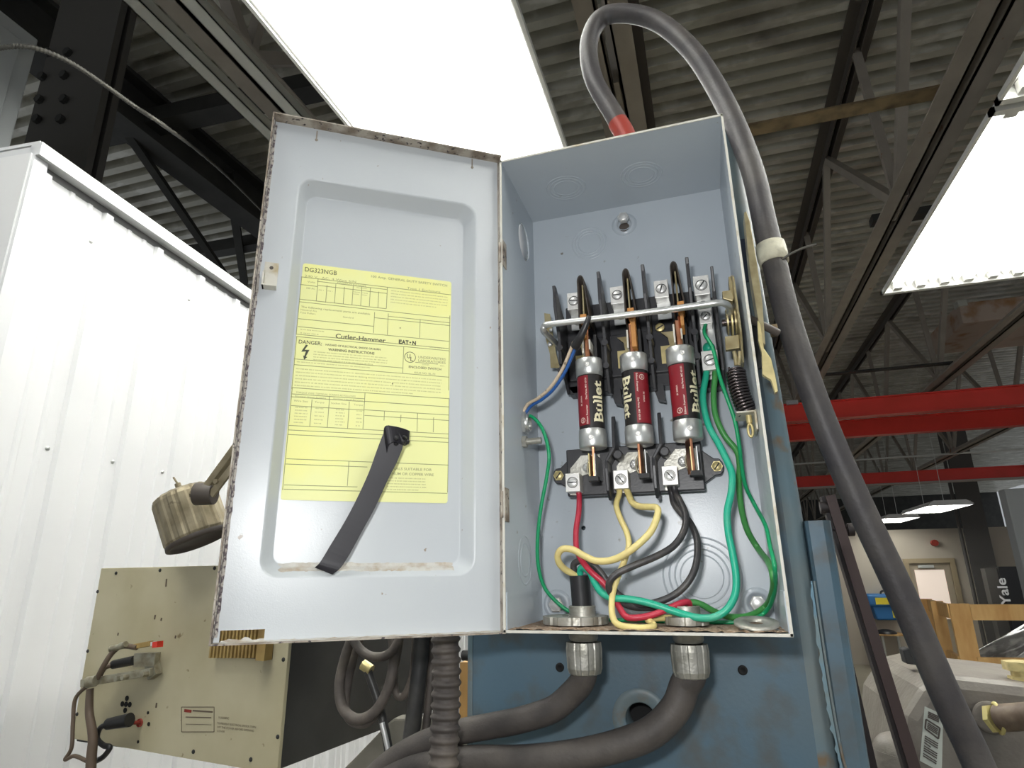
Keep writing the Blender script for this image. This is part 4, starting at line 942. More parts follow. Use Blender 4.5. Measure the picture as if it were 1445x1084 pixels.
mi.add([Lb(a, b, .4) for a, b in ((8.4, 76.0), (10.2, 76.2), (7.8, 80.6), (11.6, 80.4), (9.2, 86.6), (10.4, 86.9), (8.0, 89.6), (7.0, 85.8), (7.9, 86.2), (8.9, 82.0), (5.2, 82.6))], [tuple(range(11))])
lt('TERMINALS SUITABLE FOR', 75.3, 178.6, 118.8, 2.2, mf, .01); lt('ALUMINUM OR COPPER WIRE', 75.5, 182.8, 120.5, 2.2, mf, .01)
lt('TORQUE WIRE TERMINAL SCREWS AS FOLLOWS', 4, 118.4, 52, 1.5, mf); lt('Slotted Head Screws', 3.5, 121.6, 28, 1.2, mf); lt('Socket Head Screws', 34, 121.6, 58, 1.2, mf)
lt('Wire Size', 3, 125.6, 14, 1.5, mf); lt('Torque', 19.5, 125.6, 27, 1.5, mf); lt('Socket Size', 32.5, 125.6, 45, 1.5, mf); lt('Torque', 51, 125.6, 58.5, 1.5, mf)
rnd = random.Random(3)
def para(x0, y0, x1, n_, h_):                    # unreadably small print: rows of tiny strokes
    for k in range(n_):
        yy = y0 + (h_/max(1, n_-1))*k if n_ > 1 else y0
        x_ = x0; xe = x1 if k < n_-1 else x0+(x1-x0)*.8
        while x_ < xe:
            w_ = rnd.uniform(.8, 3.6); ww = min(w_, xe-x_); xx = x_
            while xx < x_+ww:
                c_ = rnd.uniform(.35, .6); mf.add([Lb(a, b, .36) for a, b in ((xx, yy-.42), (xx+c_*.7, yy-.42), (xx+c_*.7, yy+.42), (xx, yy+.42))], [(0, 1, 2, 3)]); xx += c_+.25
            x_ += w_+.8
for a in ((77.5, 16.5, 129.6, 5, 11.4), (15.3, 81.6, 77, 4, 7.0), (2.4, 97.9, 125.2, 6, 14.5), (4.5, 131, 13.9, 6, 12.8), (20.2, 131, 27, 5, 12.7), (36.9, 131, 44, 6, 12.9), (53.7, 131, 58, 5, 12.8), (82, 186.6, 114.2, 5, 9.5), (2.5, 91.8, 78, 1, 0), (15, 24, 20, 1, 0), (22.5, 24, 27.5, 1, 0), (44.5, 22, 50, 2, 2), (52, 22, 57.5, 2, 2), (3, 62.5, 22, 2, 3.2), (114, 67.6, 130, 1, 0)): para(*a)
for o_ in (mi.build('label_print', 'label_ink', door, recalc=False), mf.build('faint_print', 'faint_ink', door, recalc=False)): o_['kind'] = 'stuff'
mb = MB()
for a, b, r_ in ((82.5, 104.8, .55), (93, 101, .35), (60, 101.5, .3), (87, 52.0, .5)): mb.cyl(Lb(a, b, .3), Lb(a, b, .45), r_/1000, n=8)
mb.build('speck', 'hole_dark', door)

# ---- black strap hanging off the door
strap = thing('rubber_strap', 'strip of black tape hanging from a melted blob on the yellow door label', 'strap', Dp(96, -10, 160))
def ribbon(cs, wv, mbx, th_=.0007):
    # cs: centre points, wv: half-width vectors
    vs = []
    for c, w_ in zip(cs, wv): vs += [c-w_, c+w_]
    k = len(cs); back = [v - DN*th_ for v in vs]
    mbx.add(vs+back, [(2*i, 2*i+1, 2*i+3, 2*i+2) for i in range(k-1)]+[(2*k+2*i, 2*k+2*i+2, 2*k+2*i+3, 2*k+2*i+1) for i in range(k-1)]+[(2*i, 2*i+2, 2*k+2*i+2, 2*k+2*i) for i in range(k-1)]+[(2*i+1, 2*k+2*i+1, 2*k+2*i+3, 2*i+3) for i in range(k-1)], False)
def od(px, py, off): return onp(px, py, Dp(0, off, 0), DN)
A_ = [(548, 600, 557, 604), (541, 612, 569, 623), (532, 635, 562, 648), (520, 668, 547, 678), (503, 705, 530, 715), (486, 737, 512, 748), (466, 770, 494, 781), (452, 793, 481, 801), (444, 801, 469, 811)]
off = [-4, -6, -8, -10, -11, -11, -10, -9, -10]
cs = []; wv = []
for (a, b, c_, d_), o_ in zip(A_, off):
    p = od(a, b, o_); q = od(c_, d_, o_); cs.append((p+q)/2); wv.append((q-p)/2)
# smooth subdivision
def sm(L):
    out = []
    for i in range(len(L)-1):
        a, b, c_, d_ = L[max(i-1, 0)], L[i], L[i+1], L[min(i+2, len(L)-1)]
        for j in range(4):
            t_ = j/4; out.append(.5*((2*b)+(c_-a)*t_+(2*a-5*b+4*c_-d_)*t_*t_+(3*b-a-3*c_+d_)*t_**3))
    return out+[L[-1]]
mb = MB(); ribbon(sm(cs), sm(wv), mb); mb.build('tape_strip', 'black_tape', strap, recalc=False)
mb = MB()
cs = [(od(*p, o1)+od(*q, o2))/2 for p, q, o1, o2 in (((541, 612), (546, 640), -7, -7), ((544, 601), (548, 628), -4, -4), ((556, 599), (556, 626), -4, -3), ((568, 602), (568, 630), -7, -6), ((578, 607), (577, 628), -12, -10), ((577, 606), (574, 626), -17, -17))]
cw = [(od(*p, -6)-od(*q, -6))/2 for p, q in (((541, 604), (546, 630)), ((545, 600), (550, 626)), ((555, 600), (557, 622)), ((568, 603), (567, 626)), ((577, 606), (576, 625)), ((577, 607), (574, 624)))]
ribbon(sm(cs), sm(cw), mb); mb.build('folded_flap', 'black_tape', strap, recalc=False)
mb = MB(); rr = random.Random(5)
for k in range(16):
    c = od(563+rr.uniform(-9, 14), 622+rr.uniform(-6, 5), rr.uniform(-18, -4)); r_ = rr.uniform(.0014, .0028)
    mb.lathe(c-DN*r_, DN, [(0, 0), (r_*.8, r_*.35), (r_, r_), (r_*.75, r_*1.7), (0, r_*2)], 8)
mb.build('melted_blob', 'black_sleeve', strap, recalc=False)

# ---- cable glands
def gland(x_, lab, big):
    t = thing('cable_gland', lab, 'cable gland', B(x_, 57, -32))
    o_ = B(x_, 57, 0); z = Vector((0, 0, 1))
    MB().lathe(o_, z, [(.0108, -.012), (.0122, -.010), (.0122, -.002), (.0150, -.0018), (.0150, 0)], 36).build('body', 'cast_zinc', t)
    mb = MB(); mb.lathe(o_, z, [(.0105, -.038), (.0125, -.037), (.0138, -.033), (.0144, -.018), (.0138, -.013), (.0108, -.013)], 96, 0, False, lambda a: 1+(.045 if (a*8/(2*PI)) % 1 < .55 else 0))
    mb.build('compression_nut', 'cast_zinc', t)
    mb = MB(); pr = []
    for k in range(12): pr += [(.0108, .001+.0012*k), (.0117, .0016+.0012*k)]
    pr += [(.0108, .0158), (.0088, .0158), (.0088, -.01)]
    mb.lathe(o_, z, pr, 32).build('thread', 'cast_zinc', t)
    R = .0265 if big else .0165
    mb = MB(); n_ = 96; cyc = 9 if big else 8
    mb.lathe(B(x_-(6 if big else 0), 57, 1.4), z, [(.0112, 0), (.0112, .0062), (R, .0062), (R, 0)], n_, 0, False, lambda a: 1+(.05 if (a*cyc/(2*PI)) % 1 < .6 else 0)).build('lock_ring', 'cast_zinc', t)
    return t
gland(50, 'left cable gland with a wide toothed lock ring inside the box', True)
gland(135, 'right cable gland under the red and green wire ends', False)
tag(MB().tube([aty(822, 868, .057), aty(820, 840, .056), aty(818, 812, .055)], .0085, n=20, rf=lambda L: .0085+.03*max(0, L-.02)).build('cable_sheath', 'black_sleeve'), 'cut black cable sheath standing in the left gland, wires fanning out of it', 'sheath')

# ================================================================== FUSES
def slotscrew(c, ax, r_, par, mt='steel_screw', ang=.6, name='screw', h=.0012, hexr=0):
    c = Vector(c); ax = Vector(ax).normalized(); mb = MB()
    mb.lathe(c, ax, [(r_, 0), (r_, h*.7), (r_*.85, h), (0, h)], 24)
    if hexr: mb.lathe(c, ax, [(hexr, 0), (hexr, h*.6), (0, h*.6)], 6, 0, False)
    o = mb.build(name, mt, par)
    u, v = frame_of(ax); d = u*math.cos(ang)+v*math.sin(ang)
    MB().bar(c+ax*h-d*r_*.85, c+ax*h+d*r_*.85, r_*.28, .0003, ax).build('slot', 'slot_dark', o)
    return o
def make_fuse(x_, label):
    t = thing('cartridge_fuse', label, 'fuse', B(x_, 60, 193), 'three cartridge fuses')
    z = Vector((0, 0, 1)); o_ = B(x_, 60, 193)
    MB().lathe(o_, z, [(.0118, -.029), (.0118, .029)], 48).build('body', 'label_black', t)
    for s_ in (-1, 1):
        c = MB().lathe(o_, z*s_, [(.0119, .0255), (.0124, .0258), (.0124, .0285), (.0127, .029), (.0127, .0415), (.0120, .0425), (0, .0425)], 48).build('cap', 'zinc', t)
        a_ = -.10; p = o_+Vector((.0127*math.sin(a_), -.0127*math.cos(a_), s_*.0345))
        mbx = MB().lathe(p, (math.sin(a_), -math.cos(a_), 0), [(.0023, 0), (.0023, .0008), (.0016, .0013), (.0007, .0005), (0, .0005)], 14); mbx.build('rivet', 'aluminium_lug', c)
        MB().box((o_.x-.0011, o_.y-.008, o_.z+(.0425 if s_ > 0 else -.0715)), (o_.x+.0011, o_.y+.008, o_.z+(.0715 if s_ > 0 else -.0425))).build('blade', 'copper', t, bevel=.0003)
    def cyl(a, zz, r_=.01185): return o_+Vector((r_*math.sin(a), -r_*math.cos(a), zz))
    mb = MB(); n_ = 18; a0, a1 = math.radians(-88), math.radians(-6)
    vs = [cyl(a0+(a1-a0)*i/n_, zz, .01192) for zz in (-.0225, .0245) for i in range(n_+1)]
    mb.add(vs, [(i, i+1, n_+2+i, n_+1+i) for i in range(n_)], True); mb.build('red_band', 'label_red', t, recalc=False)
    # lettering: reads upward; letter tops face left
    mb = MB()
    def fn(a, b): return cyl(math.radians(58)-b/.01192, -.0195+a, .01205)
    put_text(mb, 'Bullet', fn, .0385, .0092, bold=.024, cuts=14)
    for fa, fb, w_ in ((-.0004, 0, .0030), (-.0004, .0092, .0030), (.0172, 0, .0030), (.0166, .0092, .0020), (.0218, 0, .0030), (.0212, .0092, .0020), (.0062, .0066, .0018), (.0112, .0066, .0016)):
        mb.add([fn(fa, fb-.0005), fn(fa+w_, fb-.0005), fn(fa+w_, fb+.0005), fn(fa, fb+.0005)], [(0, 1, 2, 3)])
    mb.build('bold_lettering', 'cream_print', t, recalc=False)
    mb = MB()
    def f2(deg, z0): return lambda a, b: cyl(math.radians(deg)-b/.01192, z0+a, .01198)
    put_text(mb, 'Edison Fusegear', f2(-14, -.0215), .0175, .0016, bold=.02)
    put_text(mb, 'Des Peres, MO 63131', f2(-14, .0015), .0205, .0016, bold=.02)
    put_text(mb, 'IR 200kA', f2(-40, -.004), .0095, .0016, bold=.02)
    r_ = .0026; ring = [(r_*math.cos(k*PI/10), r_*math.sin(k*PI/10)) for k in range(20)]
    vs = [f2(-40, -.0180)(a, b) for a, b in ring]+[f2(-40, -.0180)(a*.8, b*.8) for a, b in ring]
    mb.add(vs, [(i, (i+1) % 20, 20+(i+1) % 20, 20+i) for i in range(20)]); put_text(mb, 'UL', f2(-36, -.0196), .0032, .0018, bold=.02)
    mb.build('small_print', 'pale_print', t, recalc=False)
    return t
f1 = make_fuse(66, 'left cartridge fuse, cream lettering reading upward, above the red wire')
f1.rotation_euler = (0, 0, math.radians(8))
f2_ = copy_tree(f1, B(108, 60, 193), (0, PI, math.radians(-4)), label='middle cartridge fuse, mounted upside down so its cream lettering reads downward')
f3 = copy_tree(f1, B(150, 60, 194.5), (0, 0, math.radians(17)), label='right cartridge fuse, cream lettering reading upward, next to the green wires')

# ---- lower fuse base
t = thing('fuse_base', 'black moulded lower fuse base with a screw ear at each end', 'fuse base', B(97, 115, 110))
mb = MB(); mb.bx((34, 90, 112), (160, 100, 157)); mb.bx((36, 100, 114), (158, 115, 155)); mb.build('moulded_block', 'black_bakelite', t, bevel=.0012)
for s_, cx in ((-1, 22), (1, 173)):
    ex = 36 if s_ < 0 else 158
    pts = [(ex, 118), (ex, 152), (cx+s_*-3, 142)]+[(cx+s_*5*math.cos(a), 134+8*math.sin(a)) for a in (1.2, .6, 0, -.6, -1.2)]+[(cx-s_*3, 126)]
    MB().prism([B(a, 103, b) for a, b in pts], Vector((0, .012, 0))).build('ear', 'black_bakelite', t, bevel=.0008)
    slotscrew(B(cx+s_*-1.0, 103, 134.3), nb, .0042, t, 'brass', .9, 'ear_screw', .002, .0052)
for x_ in (84, 126):
    mb = MB()
    hi = [(64, 150), (70, 181), (76, 183), (92, 160), (100, 156), (100, 150)]; lo = [(64, 150), (62, 132), (64, 112), (76, 105), (100, 106), (100, 150)]
    mb.prism([B(x_-1.5, a, b) for a, b in hi], Vector((.003, 0, 0)))
    mb.prism([B(x_-9, a, b) for a, b in [(64, 140)]+lo[1:5]+[(100, 140)]], Vector((.003, 0, 0)))
    mb.prism([B(a, 64, b) for a, b in ((x_-9, 139), (x_-6, 139), (x_+1.5, 151), (x_-1.5, 152))], Vector((0, .036, 0)))
    mb.build('barrier', 'black_bakelite', t, bevel=.0006)
    MB().cyl(B(x_+2, 92, 146), B(x_+2, 72, 146), .0045, n=16).build('post', 'black_bakelite', t, bevel=.001)
def lug(x_, z_, par, y_=80, w_=13.5, h_=17, ang=.6, r_=.0046):
    mb = MB(); mb.bx((x_-w_/2, y_-8, z_-h_/2), (x_+w_/2, y_+8, z_+h_/2)); o = mb.build('lug', 'aluminium_lug', par, bevel=.0005)
    c = B(x_, y_-8, z_)
    MB().lathe(c, nb, [(r_, -.001), (r_, .0002), (r_*1.12, .0003), (r_*1.12, .0001)], 24).build('screw_well', 'slot_dark', o)
    mbx = MB().lathe(c, nb, [(r_*.93, 0), (r_*.93, .0007), (r_*.8, .0011), (0, .0011)], 24)
    mbx.build('set_screw', 'steel_screw', o)
    u, v = frame_of(nb); d = Vector((math.cos(ang), 0, math.sin(ang)))
    MB().bar(c+nb*.0011-d*r_*.85, c+nb*.0011+d*r_*.85, r_*.22, .0004, nb).build('slot', 'slot_dark', o)
    return o
for x_, z_, ang in ((43, 122.5, 0), (87.5, 123, -.9), (131, 124, -.9)):
    lug(x_, z_, t, ang=ang)
    o_ = x_+9
    MB().prism([B(a, 88, b) for a, b in ((x_-6, 113), (x_+5, 112), (x_+5, 130), (x_+18, 134), (x_+24, 128), (x_+24, 150), (x_+6, 150), (x_-5, 138))], Vector((0, .002, 0))).build('terminal_plate', 'cast_zinc', t)
    hexbolt(B(x_+12, 88, 138), nb, .0036, .003, 'terminal_screw', .0048, t)
    xb = x_+22.5
    for s_ in (-1, 1):
        mb = MB(); mb.bx((xb+s_*2.6-.6, 52, 124), (xb+s_*2.6+.6, 88, 145)); mb.build('jaw', 'zinc' if s_ > 0 else 'brass', t, bevel=.0004)
    pts = [B(xb-3, 70+10*math.cos(a)*.5, 135+9*math.sin(a)) for a in [k*PI/8+PI/2 for k in range(9)]]
    MB().tube([B(xb-3-5*math.sin(k*PI/6), 72, 126+9*(1-math.cos(k*PI/6))) for k in range(7)], .0009, n=8).build('jaw_spring', 'greasy_metal', t)
    MB().bx((xb-4, 50, 120), (xb+5, 60, 124)).build('jaw_foot', 'slot_dark', t)

# ---- upper switch block
t = thing('switch_block', 'black moulded upper switch block with barriers, jaws and silver lugs', 'switch block', B(97, 115, 205))
mb = MB(); mb.bx((38, 96, 214), (168, 115, 309)); mb.bx((40, 90, 226), (164, 99, 270)); mb.build('moulded_block', 'black_bakelite', t, bevel=.0012)
for x_, zt_, zb_ in ((38, 311, 214), (82, 319, 209), (124, 319.5, 209), (164.5, 320, 209)):
    poly = [(46, zt_-6), (44, zt_), (50, zt_), (74, zt_-18), (112, zt_-30), (112, zb_+8), (96, zb_), (74, zb_-4 if x_ > 40 else zb_+20), (62, zb_+22), (60, 262), (46, 290)]
    MB().prism([B(x_-1.6, a, b) for a, b in poly], Vector((.0032, 0, 0))).build('barrier', 'black_bakelite', t, bevel=.0006)
    for zz, rr in ((252, 3.2), (229, 3)): MB().cyl(B(x_, 60, zz), B(x_, 80, zz), rr/1000, n=12).build('boss', 'black_bakelite', t)
MB().prism([B(a, 96, b) for a, b in ((38, 222), (50, 204), (60, 204), (60, 222))], Vector((0, .012, 0))).build('lower_skirt', 'black_bakelite', t)
for x0, x1 in ((80, 90), (121, 131)): MB().prism([B(a, 92, b) for a, b in ((x0, 215), (x0+4, 200), (x1+1, 198), (x1, 215))], Vector((0, .01, 0))).build('lower_skirt', 'black_bakelite', t)
for i, x_ in enumerate((62, 106.5, 151.5)):
    lx = (51, 95, 138)[i]; zc = 306.5
    lug(lx, zc, t, 84, 13.5, 18.5, (-.15, .0, 1.25)[i])
    MB().prism([B(a, 90, b) for a, b in ((lx-6, 280), (lx+7, 280), (lx+7, 298), (lx-6, 298))], Vector((0, .0016, 0))).build('terminal_strap', 'zinc', t)
    MB().dome(B(lx+1, 90, 289), nb, .0042, .0035).build('terminal_screw', 'zinc', t)
    # arch-shaped arc hood
    mb = MB(); n_ = 12; arch = [(x_-3.2, 268)]+[(x_-3.2+(1-math.cos(PI*k/n_))*3.6, 317+7*math.sin(PI*k/n_)) for k in range(n_+1)]+[(x_+8.5, 272)]
    vs = []
    for yy, sh in ((56, 0), (96, -3)): vs += [B(a, yy, b+sh) for a, b in arch]
    q = len(arch); mb.add(vs, [(j, j+1, q+j+1, q+j) for j in range(q-1)], True)
    o = mb.build('arc_hood', 'dark_fibre', t, recalc=False); md = o.modifiers.new('thick', 'SOLIDIFY'); md.thickness = .0012
    # knife blade, insulator and jaws
    mb = MB(); mb.prism([B(x_+.4, a, b) for a, b in ((62, 316), (66, 318), (80, 300), (80, 262), (62, 262))], Vector((.0014, 0, 0))).build('knife_blade', 'yellow_zinc', t)
    MB().bx((x_+.5, 44, 268), (x_+6.5, 62, 277)).build('insulator', 'orange_fibre', t, bevel=.0005)
    if i < 3: MB().prism([B(x_+2, a, b) for a, b in ((48, 240 if i == 1 else 255), (60, 238 if i == 1 else 250), (62, 268), (48, 268))], Vector((.0045 if i == 1 else .003, 0, 0))).build('insulator_tail', 'orange_fibre', t, bevel=.0004)
    xb = (66, 108, 150)[i]
    for s_ in (-1, 1): MB().bx((xb+s_*3.2-.8, 50, 240 if s_ < 0 else 243), (xb+s_*3.2+.8, 84, 258 if s_ < 0 else 253)).build('jaw', 'cream_edge', t, bevel=.0003)
    MB().bx((xb-1.4, 52, 236), (xb+1.4, 70, 262)).build('contact', 'copper', t, bevel=.0003)
    MB().bx((xb+5.5, 62, 228), (xb+8, 92, 262)).build('clip_wall', 'slot_dark', t)
    MB().bx((xb-18, 89, 234), (xb-4, 90.5, 252)).build('clip_plate', 'brass', t)
    mb = MB(); mb.prism([B(a, 78, b) for a, b in ((xb-16, 262), (xb-4, 262), (xb-3, 236), (xb-7, 238), (xb-14, 243), (xb-9, 247), (xb-10, 256))], Vector((0, .0012, 0))).build('clip_spring', 'yellow_zinc', t)
slotscrew(B(133, 88, 271), nb, .0044, t, 'brass', .5, 'clip_screw', .0015, .0)

# ---- neutral terminal block
t = thing('neutral_block', 'narrow black terminal block at the right with three stacked silver lugs', 'terminal block', B(177, 115, 205))
mb = MB(); mb.bx((168, 98, 208), (186, 115, 300)); mb.build('moulded_block', 'black_bakelite', t, bevel=.001)
MB().prism([B(184.5, a, b) for a, b in ((54, 312), (58, 313), (72, 300), (112, 285), (112, 205), (84, 207), (66, 215), (62, 290))], Vector((.0026, 0, 0))).build('barrier', 'black_bakelite', t, bevel=.0006)
MB().bx((170, 90, 214), (183, 92, 312)).build('neutral_bar', 'zinc', t)
lug(175.5, 304.5, t, 84, 14.5, 20, .9, .0050); lug(176, 271.5, t, 82, 11.5, 15, .8, .0040); lug(175.5, 226.5, t, 78, 14.5, 18.5, .3, .0050)
MB().lathe(B(175.5, 82, 285), nb, [(.0052, 0), (.0052, .0012), (.0036, .0016), (.0036, .003), (0, .003)], 20).build('ground_screw', 'cast_zinc', t)
MB().lathe(B(176, 84, 243), nb, [(.0055, 0), (.0055, .0012), (.0036, .0016), (.0036, .0035), (0, .0035)], 20).build('green_screw', 'teal_wire', t)

# ---- operating bail and linkage
t = thing('operating_bail', 'bright bent rod crossing in front of the fuses, pivoting on small brackets', 'rod', B(28, 20, 259))
pts = [aty(785, 485, .075), aty(776, 476, .050), aty(767, 467, .024), aty(769, 460, .020), aty(777, 457.5, .018), aty(840, 450, .018), aty(920, 440, .018), aty(990, 430.5, .018), aty(1013, 427.5, .018), aty(1024, 429, .022), aty(1030, 436, .035), B(196, 60, 262)]
MB().tube(pts, .0029, n=16, sub=8).build('bent_rod', 'zinc', t)
MB().prism([aty(*p, .085) for p in ((768, 442), (776, 443), (780, 470), (785, 500), (790, 519), (777, 519), (776, 500), (770, 478))], Vector((0, .0015, 0))).build('left_bracket', 'yellow_zinc', t)
MB().dome(aty(776, 486, .084), nb, .0026, .002).dome(aty(778, 466, .084), nb, .0022, .002).build('bracket_rivet', 'steel_screw', t)
t = thing('switch_linkage', 'yellow-plated switch linkage plates inside the right wall of the box', 'linkage', B(198, 60, 236))
MB().prism([B(201, a, b) for a, b in ((36, 290), (50, 298), (92, 296), (96, 240), (84, 214), (48, 214), (30, 236))], Vector((.0016, 0, 0))).build('side_plate', 'yellow_zinc', t)
MB().prism([aty(*p, .05) for p in ((1028, 391), (1031, 390), (1035, 412), (1034, 425), (1030, 412))], Vector((0, .016, 0))).build('upright_tab', 'yellow_zinc', t)
MB().prism([aty(*p, .045) for p in ((1019, 411), (1032, 409), (1036, 420), (1034, 425), (1020, 421))], Vector((0, .010, 0))).build('bent_tab', 'yellow_zinc', t, bevel=.0006)
MB().prism([aty(*p, .045) for p in ((1023, 475), (1043, 472), (1044, 491), (1024, 494))], Vector((0, .006, 0))).build('bent_tab', 'yellow_zinc', t, bevel=.0006)
for xx, r_ in ((193, .012), (196.5, .0145), (199.5, .0125)):
    MB().cyl(B(xx, 60, 257), B(xx+1.3, 60, 257), r_, n=30).build('cam_disc', 'yellow_zinc' if xx != 196.5 else 'brass', t)
MB().cyl(B(189, 60, 257), B(201, 60, 257), .0035, n=14).build('pivot_pin', 'spring_steel', t)
MB().tube([aty(1036, 496, .045), aty(1038, 505, .045), aty(1039, 516, .045)], .0018, n=8).tube([aty(1044, 496, .045), aty(1044, 505, .045), aty(1042, 516, .045)], .0018, n=8).build('spring_hook', 'yellow_zinc', t)
t = thing('coil_spring', 'dark coil spring on a small bracket inside the right wall', 'spring', B(200, 42, 160))
s0, s1, s2 = aty(1038, 519, .042), aty(1043, 550, .042), aty(1055, 582, .042)
cp = []; turns = 15; n_ = turns*14
for i in range(n_+1):
    f = i/n_; c = s0*(1-f)**2 + (s1*2-(s0+s2)*.5)*2*f*(1-f) + s2*f*f
    d = ((s1*2-(s0+s2)*.5-s0)*(1-f)+(s2-(s1*2-(s0+s2)*.5))*f).normalized(); u = Vector((0, 1, 0)).cross(d).normalized(); v = d.cross(u)
    r_ = .0072*(1 if f > .08 else .75); cp.append(c + u*math.cos(2*PI*turns*f)*r_ + v*math.sin(2*PI*turns*f)*r_)
MB().tube(cp, .0012, n=7, sub=1).build('coil', 'spring_steel', t, recalc=False)
c = aty(1056, 584, .042)
MB().box((c.x-.010, c.y-.012, c.z-.0015), (.2056, c.y+.02, c.z)).box((.204, c.y-.012, c.z-.016), (.2056, c.y+.02, c.z)).build('angle_bracket', 'cream_edge', t, bevel=.0004)
mb = MB(); mb.cyl(c, c-Vector((0, 0, .008)), .0024, n=10); cc = c-Vector((0, 0, .014))
mb.tube([cc+Vector((.0012*math.cos(k*PI/6)*1.5, -.004*0, .0055*math.sin(k*PI/6))) for k in range(12)], .0011, n=8, sub=3, closed=True).build('eye_bolt', 'brass', t)

# ---- outside operating handle at the right of the box
t = thing('operating_lever', 'weathered yellow-plated switch handle plates outside the right wall of the box', 'lever', B(216, 40, 200))
MB().prism([aty(*p, .055) for p in ((1050, 300), (1053, 298), (1058, 312), (1068, 370), (1076, 430), (1080, 486), (1076, 484), (1068, 440), (1058, 380))], Vector((0, .02, 0))).build('blade_plate', 'yellow_zinc', t, bevel=.0003)
MB().prism([aty(*p, .05) for p in ((1069, 452), (1073, 458), (1078, 492), (1088, 506), (1094, 530), (1098, 552), (1094, 554), (1088, 536), (1076, 528), (1075, 498), (1070, 480))], Vector((0, .006, 0))).build('lower_plate', 'brass', t, bevel=.0003)
MB().prism([aty(*p, .075) for p in ((1060, 454), (1070, 454), (1076, 518), (1070, 520))], Vector((0, .006, 0))).build('dark_plate', 'slot_dark', t)
MB().cyl(aty(1058, 450, .06), aty(1098, 470, .075), .0035, n=12).build('pivot_shaft', 'dark_joint', t)
c = aty(1097, 466, .09); MB().cyl(c-Vector((.006, 0, 0)), c, .006, n=6, smooth=False).build('shaft_nut', 'rusty_steel', t)

# ================================================================== WIRES
def w7(pts, r, mt, label, name='wire', grp=None, n=12):
    P = []
    for q in pts:
        if isinstance(q, Vector): P.append(q)
        else:
            Y_ = q[2]/1000; c = aty(700+.3137*q[0], 560+.3137*q[1], Y_)
            while c.x > .2052-r and Y_ > .02: Y_ -= .003; c = aty(700+.3137*q[0], 560+.3137*q[1], Y_)
            P.append(c)
    return tag(MB().tube(P, r, n=n, sub=10).build(name, mt), label, 'wire', grp)
w7([B(46, 82, 116), (374, 450, 82), (372, 520, 76), (360, 600, 70), (362, 680, 62), (385, 735, 50), (425, 785, 46), (475, 830, 46), (515, 875, 47), (545, 930, 46), (580, 985, 42), (620, 995, 40), (690, 985, 42), (760, 960, 45), (830, 930, 52), (865, 925, 57), (868, 950, 60), B(134, 60, 8), B(134, 60, -12)], .0026, 'red_wire', 'red wire from the left lower lug down and across to the right gland', 'red_wire')
w7([B(84.5, 82, 116), (553, 440, 80), (541, 490, 74), (560, 550, 68), (588, 610, 62), (597, 670, 56), (575, 745, 48), (548, 810, 44), (528, 870, 42), (520, 930, 38), (525, 990, 32), (550, 1025, 26), (610, 1038, 22), (680, 1040, 24), (708, 1032, 30), (705, 1020, 38), (688, 1000, 48), B(128, 60, 5), B(130, 60, -8)], .0026, 'yellow_wire', 'yellow wire hanging straight from the middle lug to a low loop on the box floor', 'yellow_wire')
w7([B(90.5, 82, 116), (597, 440, 80), (612, 475, 72), (645, 493, 62), (690, 496, 54), (722, 500, 46), (727, 530, 42), (700, 600, 38), (650, 655, 36), (585, 705, 36), (520, 735, 38), (450, 738, 40), (395, 715, 42), (345, 688, 40), (300, 685, 40), (278, 712, 42), (285, 750, 46), (315, 780, 52), (350, 800, 55), (368, 830, 56), B(48, 57, 20)], .0029, 'yellow_wire', 'yellow wire curving in a wide loop from the middle lug to the cut sheath', 'yellow_wire')
w7([B(133, 82, 118), (806, 430, 82), (830, 475, 74), (852, 530, 66), (846, 600, 58), (800, 670, 50), (720, 718, 44), (620, 760, 40), (545, 795, 38), (510, 835, 38), (515, 880, 42), (555, 920, 48), (620, 945, 54), (700, 948, 58), (780, 950, 60), (835, 965, 60), B(136, 62, 6), B(136, 60, -10)], .0029, 'black_wire', 'dark grey wire bending left from the right lower lug', 'black_wire')
w7([B(129, 82, 118), (790, 430, 86), (800, 480, 84), (830, 520, 80), (875, 570, 74), (903, 640, 66), (905, 720, 60), (888, 790, 56), (850, 850, 54), (795, 895, 54), (720, 925, 54), (640, 935, 54), (570, 905, 54), (520, 860, 54), (470, 790, 54), (430, 752, 54), (385, 737, 54), (352, 752, 55), (350, 780, 56), (362, 820, 57), B(50, 57, 18)], .0029, 'black_wire', 'dark wire swinging wide right from the right lug, then back to the cut sheath', 'black_wire')
w7([aty(998, 518, .078), aty(996, 532, .074), aty(992, 562, .068), aty(999, 598, .062), aty(1015, 628, .058), (1040, 290, 56), (1062, 350, 54), (1058, 430, 52), (1040, 520, 50), (1045, 610, 48), (1065, 710, 46), (1080, 810, 44), (1075, 890, 42), (1040, 955, 40), (980, 992, 40), (900, 993, 42), (800, 965, 44), (700, 932, 44), (610, 912, 44), (525, 905, 44), (475, 882, 46), (443, 835, 48), (422, 790, 50), (390, 768, 53), (378, 800, 56), B(52, 57, 18)], .0029, 'teal_wire', 'bright teal-green wire in the big loop from the ground lug to the cut black sheath', 'green_wire')
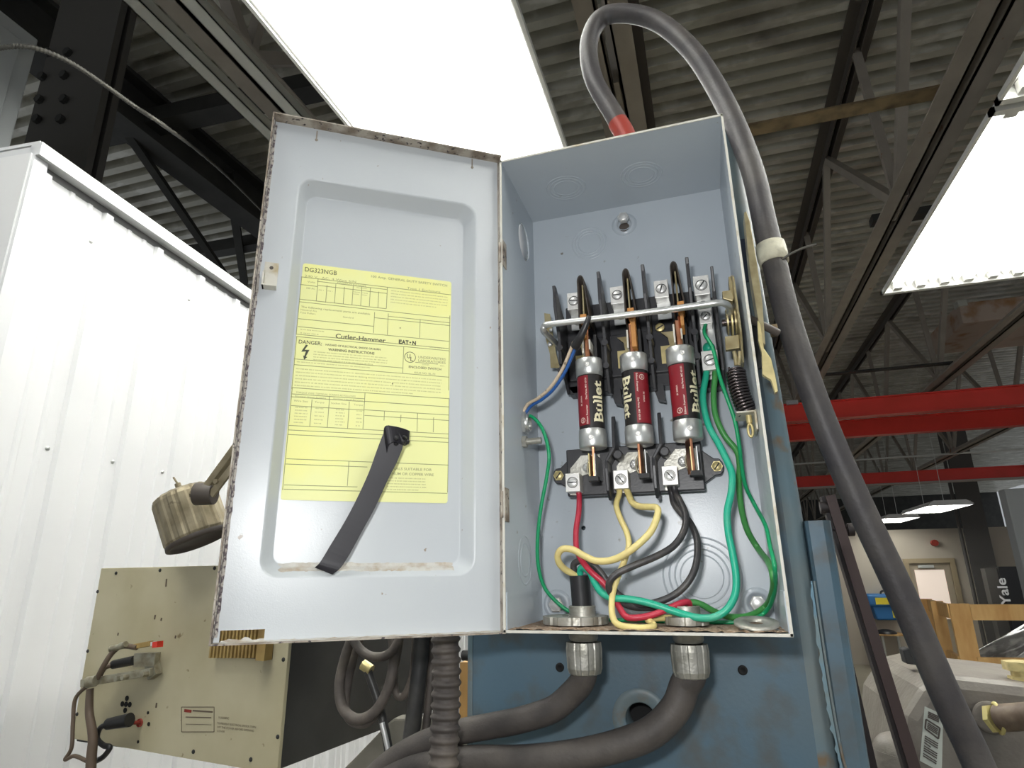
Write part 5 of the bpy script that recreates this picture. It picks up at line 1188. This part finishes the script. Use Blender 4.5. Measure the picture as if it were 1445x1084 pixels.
w7([aty(1009, 518, .078), aty(1009, 532, .076), aty(1007, 559, .074), aty(1010, 587, .072), aty(1022, 614, .072), (1080, 240, 74), (1095, 300, 78), (1093, 390, 84), (1103, 500, 90), (1130, 600, 96), (1180, 685, 100), (1222, 740, 100), (1245, 800, 98), (1245, 870, 94), (1215, 940, 88), (1140, 985, 80), (1050, 990, 72), (980, 965, 66), (925, 935, 62), (880, 925, 60), (850, 950, 60), B(138, 58, 6), B(138, 58, -10)], .0026, 'leaf_green_wire', 'dull leaf-green wire dropping behind the teal one and returning to the right gland', 'green_wire')
w7([B(176, 78, 266), aty(994, 470, .068), aty(1006, 492, .060), aty(1015, 529, .056), aty(1025, 559, .056), aty(1037, 594, .060), aty(1044, 634, .066), (1102, 290, 72), (1122, 400, 80), (1165, 490, 88), (1212, 580, 96), (1232, 670, 98), (1254, 770, 96), (1252, 880, 90), (1215, 965, 82), (1130, 1008, 78), (1000, 1015, 78), (880, 1010, 80), (740, 1010, 82), (600, 1006, 84), (450, 1000, 84), (345, 972, 84), (280, 930, 82), (218, 858, 78), (190, 760, 74), (187, 640, 70), (202, 500, 66), (228, 360, 62), (238, 260, 58), (215, 160, 58), (180, 105, 60), (145, 86, 62), B(-3, 62, 181)], .0017, 'green_wire', 'thin bright green wire running round the whole box from neutral lug to left wall nut', 'green_wire', n=10)
t = thing('twin_lead', 'tan and blue wire pair in a black sleeve, from rod to left wall', 'wire', B(30, 50, 200))
def tw(off, r_, mt, nm):
    P = [aty(px+off*.85, py+off*.5, y_) for px, py, y_ in ((812, 484, .026), (806, 499, .030), (795, 524, .036), (779, 548, .044), (762, 563, .052), (746, 573, .060))]+[B(-3, 62, 183-off*.3)]
    MB().tube(P, r_, n=10, sub=8).build(nm, mt, t)
tw(-2.6, .0016, 'tan_wire', 'tan_wire'); tw(2.6, .0015, 'blue_wire', 'blue_wire')
MB().tube([aty(831, 447, .014), aty(828, 456, .014), aty(820, 474, .018), aty(811, 490, .025)], .0036, n=14, rf=lambda L: .0022+.07*min(L, .028)).build('heat_sleeve', 'black_sleeve', t)
bpy.context.view_layer.update()
